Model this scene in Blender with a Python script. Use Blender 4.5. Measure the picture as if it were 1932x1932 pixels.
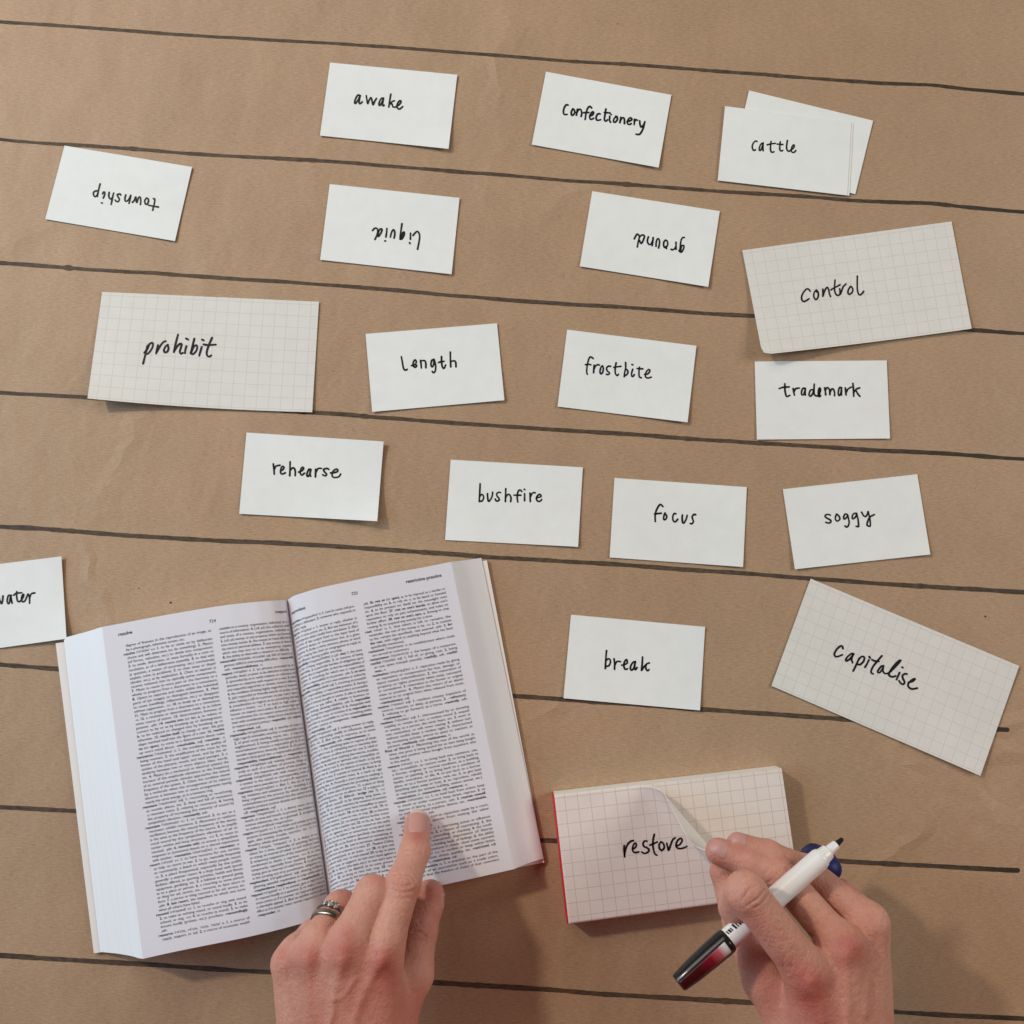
import bpy, math, random
import numpy as np
from mathutils import Vector, Matrix

random.seed(7); rng = np.random.default_rng(7)
scene = bpy.context.scene
for o in list(bpy.data.objects): bpy.data.objects.remove(o)
C = scene.collection

# ------------------------------------------------------------------ camera
CAM_H = 0.572                       # lens height over the table, metres
FOC, PITCH, ROLL = 1950.0, math.radians(6.568), math.radians(3.785)   # focal length for a 1932 px frame
cam_d = bpy.data.cameras.new('camera'); cam = bpy.data.objects.new('camera', cam_d); C.objects.link(cam)
CAM_R = Matrix.Rotation(PITCH, 4, 'X') @ Matrix.Rotation(ROLL, 4, 'Z')
cam.matrix_world = Matrix.Translation((0, 0, CAM_H)) @ CAM_R
cam_d.sensor_width = 36; cam_d.lens = 36*FOC/1932
cam_d.clip_start = 0.01; cam_d.clip_end = 50
scene.camera = cam

# ------------------------------------------------------------------ world, lamps, exposure
world = bpy.data.worlds.new('World'); scene.world = world; world.use_nodes = True
bgn = world.node_tree.nodes['Background']
bgn.inputs[0].default_value = (1.0, 0.93, 0.88, 1); bgn.inputs[1].default_value = 0.04

def lamp(name, loc, target, size, power, col, size_y=None):
    l = bpy.data.lights.new(name, 'AREA'); l.energy = power; l.color = col
    if size_y: l.shape = 'RECTANGLE'; l.size = size; l.size_y = size_y
    else: l.shape = 'DISK'; l.size = size
    o = bpy.data.objects.new(name, l); C.objects.link(o); o.location = loc
    d = Vector(target)-Vector(loc); o.rotation_euler = d.to_track_quat('-Z', 'Y').to_euler()
    return o
# windows on the left and beyond the far left corner, a ceiling lamp up left that gives the crisp shadows, a paler light on the right
lamp('ceiling_lamp', (-1.62, 0.98, 1.52), (0.04, -0.04, 0), 0.17, 23.5, (1.0, 0.86, 0.66))
lamp('side_window', (-1.5, 0.1, 0.9), (-0.2, 0, 0), 1.2, 16.6, (0.54, 0.78, 1.0), 0.9)
lamp('far_window', (-0.55, 0.9, 0.9), (-0.1, 0.2, 0), 0.7, 4.5, (0.97, 0.89, 0.86), 0.5)
lamp('right_window', (1.4, 0.5, 1.0), (0.2, 0, 0), 0.8, 12.6, (1.0, 0.97, 0.90))
lamp('red_bounce_fill', (0.12, -0.60, 0.38), (0.07, -0.15, 0), 0.3, 0.40, (1.0, 0.13, 0.08))  # added unseen lamp standing in for red bounce off clothing

vs = scene.view_settings
scene.display_settings.display_device = 'sRGB'
vs.view_transform = 'Standard'; vs.look = 'None'; vs.exposure = 0.0; vs.gamma = 1.0; vs.use_curve_mapping = False

# ------------------------------------------------------------------ helpers
_R = np.array(CAM_R.to_3x3())
def at(px, py, z=0.0):
    """point of the 1932 px photo grid -> world point at height z (numpy arrays allowed)"""
    px, py, z = np.broadcast_arrays(np.asarray(px, float), np.asarray(py, float), np.asarray(z, float))
    d = np.stack([(px-966)/FOC, (966-py)/FOC, -np.ones_like(px)], -1) @ _R.T
    k = (z-CAM_H)/d[..., 2]
    return np.stack([k*d[..., 0], k*d[..., 1], z], -1)
def to_px(P):
    d = (np.asarray(P, float)-np.array([0, 0, CAM_H])) @ _R
    return np.stack([966+FOC*d[..., 0]/-d[..., 2], 966-FOC*d[..., 1]/-d[..., 2]], -1)

def tag(o, label=None, cat=None, group=None, kind=None):
    for k, v in (('label', label), ('category', cat), ('group', group), ('kind', kind)):
        if v: o[k] = v
    return o
def empty(name, loc):
    o = bpy.data.objects.new(name, None); C.objects.link(o); o.location = loc; o.empty_display_size = .02
    return o
def wloc(o):
    v = np.zeros(3)
    while o is not None: v = v+np.array(o.location); o = o.parent
    return v
def mk(name, V, F, mat, parent=None, smooth=False, uv=None, attrs=None, mat_idx=None):
    """world-space vertices -> ONE mesh object (origin at its base, or at its parent's)"""
    V = np.asarray(V, float)
    if parent is None:
        org = np.array([*(V[:, :2].min(0)+V[:, :2].max(0))/2, V[:, 2].min()]); rel = org
    else:
        org = wloc(parent); rel = np.zeros(3)
    me = bpy.data.meshes.new(name)
    me.from_pydata((V-org).tolist(), [], [list(map(int, f)) for f in F])
    for m in (mat if isinstance(mat, (list, tuple)) else [mat]): me.materials.append(m)
    if mat_idx is not None: me.polygons.foreach_set('material_index', np.asarray(mat_idx, np.int32))
    if smooth: me.polygons.foreach_set('use_smooth', np.ones(len(me.polygons), bool))
    if uv is not None:
        l = me.uv_layers.new(name='UVMap'); li = np.zeros(len(me.loops), np.int32)
        me.loops.foreach_get('vertex_index', li)
        l.data.foreach_set('uv', np.asarray(uv, np.float32)[li].ravel())
    for k, a in (attrs or {}).items():
        t = me.attributes.new(k, 'FLOAT', 'POINT'); t.data.foreach_set('value', np.asarray(a, np.float32))
    me.update()
    o = bpy.data.objects.new(name, me); C.objects.link(o); o.location = rel
    if parent is not None: o.parent = parent
    return o

def grid_faces(nu, nv, off=0, flip=False):
    F = []
    for j in range(nv-1):
        for i in range(nu-1):
            a = off+j*nu+i; q = (a, a+nu, a+nu+1, a+1)
            F.append(q[::-1] if flip else q)
    return F
def slab(top, bot, nu, nv):
    """closed sheet from two (nv*nu) grids, rows from far to near"""
    n = nu*nv; V = np.vstack([top, bot]); F = grid_faces(nu, nv)+grid_faces(nu, nv, n, True)
    for i in range(nu-1):
        F.append((i, i+1, n+i+1, n+i)); a = (nv-1)*nu+i; F.append((a+1, a, n+a, n+a+1))
    for j in range(nv-1):
        a = j*nu; F.append((a+nu, a, n+a, n+a+nu)); a = j*nu+nu-1; F.append((a, a+nu, n+a+nu, n+a))
    return V, F
def catmull(P, n=7):
    P = np.asarray(P, float)
    if len(P) < 3: return np.array([P[0]+(P[-1]-P[0])*t for t in np.linspace(0, 1, n)])
    Q = np.vstack([2*P[0]-P[1], P, 2*P[-1]-P[-2]]); out = []
    for i in range(1, len(Q)-2):
        p0, p1, p2, p3 = Q[i-1:i+3]
        for t in np.arange(n)/n:
            out.append(.5*(2*p1+(p2-p0)*t+(2*p0-5*p1+4*p2-p3)*t*t+(3*p1-p0-3*p2+p3)*t**3))
    out.append(P[-1]); return np.array(out)
def ribbon(P, w, V, F, cap=True):
    """flat round-ended pen stroke along P (2-D), half widths w; appended to V, F"""
    P = np.asarray(P, float); T = np.gradient(P, axis=0); T /= np.linalg.norm(T, axis=1)[:, None]+1e-9
    N = np.stack([-T[:, 1], T[:, 0]], 1); w = np.broadcast_to(w, len(P))
    b = len(V)
    for i in range(len(P)): V.append(P[i]+N[i]*w[i]); V.append(P[i]-N[i]*w[i])
    for i in range(len(P)-1): F.append((b+2*i, b+2*i+1, b+2*i+3, b+2*i+2))
    if cap:
        for e, sg in ((0, -1), (len(P)-1, 1)):
            c = len(V); V.append(P[e]); k = 7
            for j in range(k+1):
                a = math.pi*j/k; V.append(P[e]+w[e]*(N[e]*math.cos(a)+sg*T[e]*math.sin(a)))
            for j in range(k): F.append((c, c+1+j, c+2+j))

# ------------------------------------------------------------------ materials
def node_mat(name, base=(.8, .8, .8), rough=.6, spec=.3, metal=0.0):
    m = bpy.data.materials.new(name); m.use_nodes = True; nt = m.node_tree; b = nt.nodes['Principled BSDF']
    b.inputs['Base Color'].default_value = (*base, 1); b.inputs['Roughness'].default_value = rough
    b.inputs['Specular IOR Level'].default_value = spec; b.inputs['Metallic'].default_value = metal
    return m, nt, b
def N(nt, t, **kw):
    n = nt.nodes.new(t)
    for k, v in kw.items():
        if k.startswith('i_'): n.inputs[int(k[2:])].default_value = v
        else: setattr(n, k, v)
    return n
def math_n(nt, op, a, b=None):
    n = nt.nodes.new('ShaderNodeMath'); n.operation = op
    for i, x in enumerate((a, b)):
        if x is None: continue
        if isinstance(x, (int, float)): n.inputs[i].default_value = x
        else: nt.links.new(x, n.inputs[i])
    return n.outputs[0]
def mix_c(nt, fac, a, b):
    n = nt.nodes.new('ShaderNodeMix'); n.data_type = 'RGBA'
    for i, x in ((0, fac), (6, a), (7, b)):
        if isinstance(x, (int, float)): n.inputs[i].default_value = x
        elif isinstance(x, tuple): n.inputs[i].default_value = (*x, 1)
        else: nt.links.new(x, n.inputs[i])
    return n.outputs[2]
def noise(nt, scale, detail=3, rough=.55, vec=None, mscale=None, rot=0.0):
    n = N(nt, 'ShaderNodeTexNoise'); n.inputs['Scale'].default_value = scale
    n.inputs['Detail'].default_value = detail; n.inputs['Roughness'].default_value = rough
    if vec is None: vec = N(nt, 'ShaderNodeNewGeometry').outputs['Position']
    if mscale:
        mp = N(nt, 'ShaderNodeMapping'); mp.inputs['Scale'].default_value = mscale; mp.inputs['Rotation'].default_value = (0, 0, rot)
        nt.links.new(vec, mp.inputs[0]); vec = mp.outputs[0]
    nt.links.new(vec, n.inputs['Vector']); return n.outputs['Fac']
def remap(nt, x, a, b, c=0.0, d=1.0):
    n = N(nt, 'ShaderNodeMapRange'); n.inputs[1].default_value = a; n.inputs[2].default_value = b
    n.inputs[3].default_value = c; n.inputs[4].default_value = d; nt.links.new(x, n.inputs[0]); return n.outputs[0]
def bump(nt, b, h, dist, strength=1.0, prev=None):
    n = N(nt, 'ShaderNodeBump'); n.inputs['Distance'].default_value = dist; n.inputs['Strength'].default_value = strength
    nt.links.new(h, n.inputs['Height'])
    if prev: nt.links.new(prev, n.inputs['Normal'])
    nt.links.new(n.outputs[0], b.inputs['Normal']); return n.outputs[0]

KRAFT = (.390, .258, .159)
def kraft_material():
    m, nt, b = node_mat('kraft_paper', KRAFT, .52, .35)
    fib = noise(nt, 1100, 3, .75, None, (1, 2.2, 1), .25); mot = noise(nt, 26, 4, .6); big = noise(nt, 5, 3)
    spk = noise(nt, 420, 1, .5)
    v = math_n(nt, 'ADD', math_n(nt, 'ADD', remap(nt, fib, .3, .7, -.17, .17), remap(nt, mot, .3, .7, -.045, .045)), remap(nt, big, .3, .7, -.04, .04))
    for rot, sc_ in ((.9, 520), (-.75, 430), (.1, 600)):            # short pressed fibres lying every way
        v = math_n(nt, 'ADD', v, remap(nt, noise(nt, sc_, 2, .6, None, (.55, 3.2, 1), rot), .32, .68, -.075, .075))
    v = math_n(nt, 'ADD', v, remap(nt, spk, .70, .80, 0, -.22)); v = math_n(nt, 'ADD', v, 1.0)
    hs = N(nt, 'ShaderNodeHueSaturation'); hs.inputs['Color'].default_value = (*KRAFT, 1); nt.links.new(v, hs.inputs['Value'])
    nt.links.new(hs.outputs[0], b.inputs['Base Color'])
    wr = noise(nt, 9, 3, .5, None, (1.7, .8, 1), -.55)          # soft creases running away from the reader
    wr2 = noise(nt, 30, 3, .5, None, (1.5, .8, 1), -.6)
    vo = N(nt, 'ShaderNodeTexVoronoi', feature='DISTANCE_TO_EDGE'); vo.inputs['Scale'].default_value = 6.5
    geo = N(nt, 'ShaderNodeNewGeometry'); nz = N(nt, 'ShaderNodeTexNoise'); nz.inputs['Scale'].default_value = 14; nz.inputs['Detail'].default_value = 3
    nt.links.new(geo.outputs['Position'], nz.inputs['Vector'])
    vm = N(nt, 'ShaderNodeVectorMath', operation='MULTIPLY_ADD'); vm.inputs[1].default_value = (.09, .09, .09)
    nt.links.new(nz.outputs['Color'], vm.inputs[0]); nt.links.new(geo.outputs['Position'], vm.inputs[2]); nt.links.new(vm.outputs[0], vo.inputs['Vector'])
    cr = math_n(nt, 'MULTIPLY', remap(nt, vo.outputs['Distance'], 0, .055, 1, 0), remap(nt, noise(nt, 5.5, 2), .46, .62))
    p = bump(nt, b, wr, .0036, 1.0); p = bump(nt, b, cr, .00075, 1.0, p); p = bump(nt, b, wr2, .0007, 1.0, p)
    bump(nt, b, noise(nt, 1300, 2), .00012, .8, p)
    return m
M_KRAFT = kraft_material()
def ink_line_material():
    m, nt, b = node_mat('marker_on_kraft', (.04, .03, .025), .6, .25)
    a = N(nt, 'ShaderNodeAttribute'); a.attribute_name = 'ink'
    st = noise(nt, 700, 3, .7, None, (.35, 1.6, 1), .08); bl = noise(nt, 60, 2)
    f = math_n(nt, 'ADD', remap(nt, st, .3, .72), remap(nt, bl, .3, .7, -.13, .13))
    f = math_n(nt, 'SUBTRACT', f, a.outputs['Fac'])
    n = nt.nodes.new('ShaderNodeClamp'); nt.links.new(f, n.inputs[0])
    nt.links.new(mix_c(nt, n.outputs[0], (.038, .028, .020), (.132, .087, .055)), b.inputs['Base Color'])
    return m
M_LINE = ink_line_material()
def card_material(name, base, grid=None, line=(.47, .43, .37)):
    m, nt, b = node_mat(name, base, .75, .2)
    g = noise(nt, 120, 4, .6); g2 = noise(nt, 18, 2)
    v = math_n(nt, 'ADD', math_n(nt, 'ADD', remap(nt, g, .3, .7, -.022, .022), remap(nt, g2, .3, .7, -.02, .02)), 1.0)
    hs = N(nt, 'ShaderNodeHueSaturation'); hs.inputs['Color'].default_value = (*base, 1); nt.links.new(v, hs.inputs['Value'])
    col = hs.outputs[0]
    if grid:
        uv = N(nt, 'ShaderNodeUVMap'); sp = N(nt, 'ShaderNodeSeparateXYZ'); nt.links.new(uv.outputs[0], sp.inputs[0])
        L = None
        for k, off in ((0, grid[1]), (1, grid[2])):
            x = math_n(nt, 'DIVIDE', math_n(nt, 'SUBTRACT', sp.outputs[k], off-50*grid[0]), grid[0])
            d = math_n(nt, 'ABSOLUTE', math_n(nt, 'SUBTRACT', math_n(nt, 'FRACT', math_n(nt, 'ADD', x, .5)), .5))
            l = remap(nt, d, .018, .034, 1, 0)
            L = l if L is None else math_n(nt, 'MAXIMUM', L, l)
        L = math_n(nt, 'MULTIPLY', L, grid[3])
        col = mix_c(nt, L, col, line)
    nt.links.new(col, b.inputs['Base Color'])
    bump(nt, b, noise(nt, 900, 2), .00008, .6)
    return m
M_CARD = card_material('white_card', (.765, .785, .77))
M_GRID = card_material('grid_card', (.70, .69, .65), (6.7, 5.1, 1.9, .42))
M_PADG = card_material('grid_sheet', (.73, .655, .605), (6.74, 5.3, 1.9, .52), (.40, .32, .28))
M_PADW = card_material('pad_edge', (.80, .78, .73))
M_INK, _, _ = node_mat('black_pen_ink', (.008, .008, .011), .5, .25)
M_PRINT, _, _ = node_mat('printing_ink', (.02, .02, .024), .7, .1)
M_RED, _, _ = node_mat('red_glue', (.62, .025, .035), .45, .4)

# ------------------------------------------------------------------ brown paper and its ruled marker lines
def add_paper():
    n = 41; xs = np.linspace(-.75, .75, n); ys = np.linspace(.75, -.75, n)
    X, Y = np.meshgrid(xs, ys); top = np.stack([X, Y, 0*X], -1).reshape(-1, 3); bot = top-[0, 0, .0004]
    V, F = slab(top, bot, n, n)
    p = mk('brown_paper', V, F, M_KRAFT, smooth=False); p.location.z = -.0004
    p.data.transform(Matrix.Translation((0, 0, 0))); tag(p, kind='structure')
    return p
PAPER = add_paper()
LINES = [
 [(-160,31),(0,41.7),(77,46),(150,50.7),(233,57.3),(333,65),(433,71),(533,76.7),(644,83),(740,89),(851,98),(964,106.5),(1071,115),(1174,120.7),(1288,129.3),(1398,137.7),(1541,148.3),(1655,156.7),(1761,160),(1821,168),(1932,177.3),(2030,184)],
 [(-4,261),(0,263.3),(93,270.7),(200,277.3),(300,285),(400,292.7),(533,299.3),(644,306),(754,315),(877,325),(977,332.7),(1071,340.7),(1174,346.7),(1288,356),(1388,362.7),(1521,370.7),(1621,379.3),(1761,383.3),(1828,391.7),(1932,400),(2030,407)],
 [(-160,485),(0,496),(57,500),(167,508.3),(287,515),(400,523.3),(533,531.7),(644,539.3),(737,546.7),(844,556.7),(951,565),(1071,574),(1164,578.3),(1288,588.3),(1355,592.7),(1421,596),(1620,609),(1835,622.7),(1932,629.3),(2030,636)],
 [(-160,730),(0,740.7),(77,745),(163,750),(360,763),(573,777),(644,781.3),(724,788),(831,796.7),(944,804),(1061,811.7),(1161,817.3),(1288,826.7),(1415,835),(1555,843.3),(1655,850),(1788,855.7),(1888,863.3),(1932,866),(2030,873)],
 [(-160,985),(0,994),(67,996.7),(167,1005),(267,1011.7),(400,1019.7),(533,1025),(644,1031.7),(731,1037.3),(817,1043),(917,1050.7),(1061,1059),(1161,1064.7),(1288,1074),(1388,1080.7),(1528,1091.3),(1655,1101.3),(1788,1109),(1932,1117.3),(2030,1124)],
 [(-160,1243),(0,1254),(110,1262.3),(500,1286),(971,1313),(1066,1319.7),(1321,1338),(1455,1347.3),(1588,1356.3),(1750,1367),(1881,1375.3),(1903,1377)],
 [(-160,1514),(0,1523),(67,1526.3),(142,1529.7),(600,1558),(1021,1585.7),(1054,1587.3),(1280,1602),(1501,1618),(1588,1624.7),(1721,1632.3),(1855,1639),(1926,1643)],
 [(-160,1793),(0,1803),(133,1811.3),(300,1820.7),(400,1828),(517,1834.7),(801,1853),(877,1857.3),(1044,1867.3),(1111,1874),(1288,1884),(1435,1893),(1695,1909.7),(1821,1917.3),(1932,1922),(2030,1928)],
]
HW = [3.2, 3.4, 3.6, 3.8, 4.1, 4.3, 4.4, 4.7]
for k, L in enumerate(LINES):
    xs = np.arange(L[0][0], L[-1][0]+.1, 6.5); ys = np.interp(xs, *np.array(L, float).T)
    ys = np.convolve(np.r_[[ys[0]]*3, ys, [ys[-1]]*3], np.ones(7)/7, 'valid'); P = np.stack([xs, ys], -1)
    n = len(P); V, F = [], []
    jit = np.convolve(rng.normal(0, 1, n+8), np.ones(9)/9, 'valid')*.9
    P[:, 1] += jit*.7
    w = HW[k]*(1+np.convolve(rng.normal(0, .18, n+4), np.ones(5)/5, 'valid'))
    for j in rng.integers(3, n-3, 5): w[j-1:j+1] *= 1.22          # where the marker paused
    ribbon(P, w, V, F); V = np.array(V)
    ink = np.interp(V[:, 0], [0, 60, 1500, 1932], [.30, .02, .02, .62] if k < 4 else [.25, .05, .0, .18])
    if k > 4: ink += np.clip((V[:, 0]-1840)/60, 0, 1)*(.7 if k < 7 else .2)
    if k == 1: ink += np.clip(1-V[:, 0]/25, 0, 1)*.7
    mk('marker_line', at(V[:, 0], V[:, 1], .00008), F, M_LINE, PAPER, attrs={'ink': ink})

M_SPECK, _, _ = node_mat('dark_speck', (.03, .02, .015), .8, .1)
for sx, sy, sr in ((322,1137,1.9), (1859,1163,1.6), (262,1110,1.1), (1540,735,1.0), (1165,45,1.0)):
    a_ = np.linspace(0, 2*math.pi, 9)[:-1]
    mk('ink_speck', at(sx+sr*np.cos(a_)*1.2, sy+sr*np.sin(a_), .00007), [tuple(range(8))[::-1]], M_SPECK, PAPER)

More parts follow.
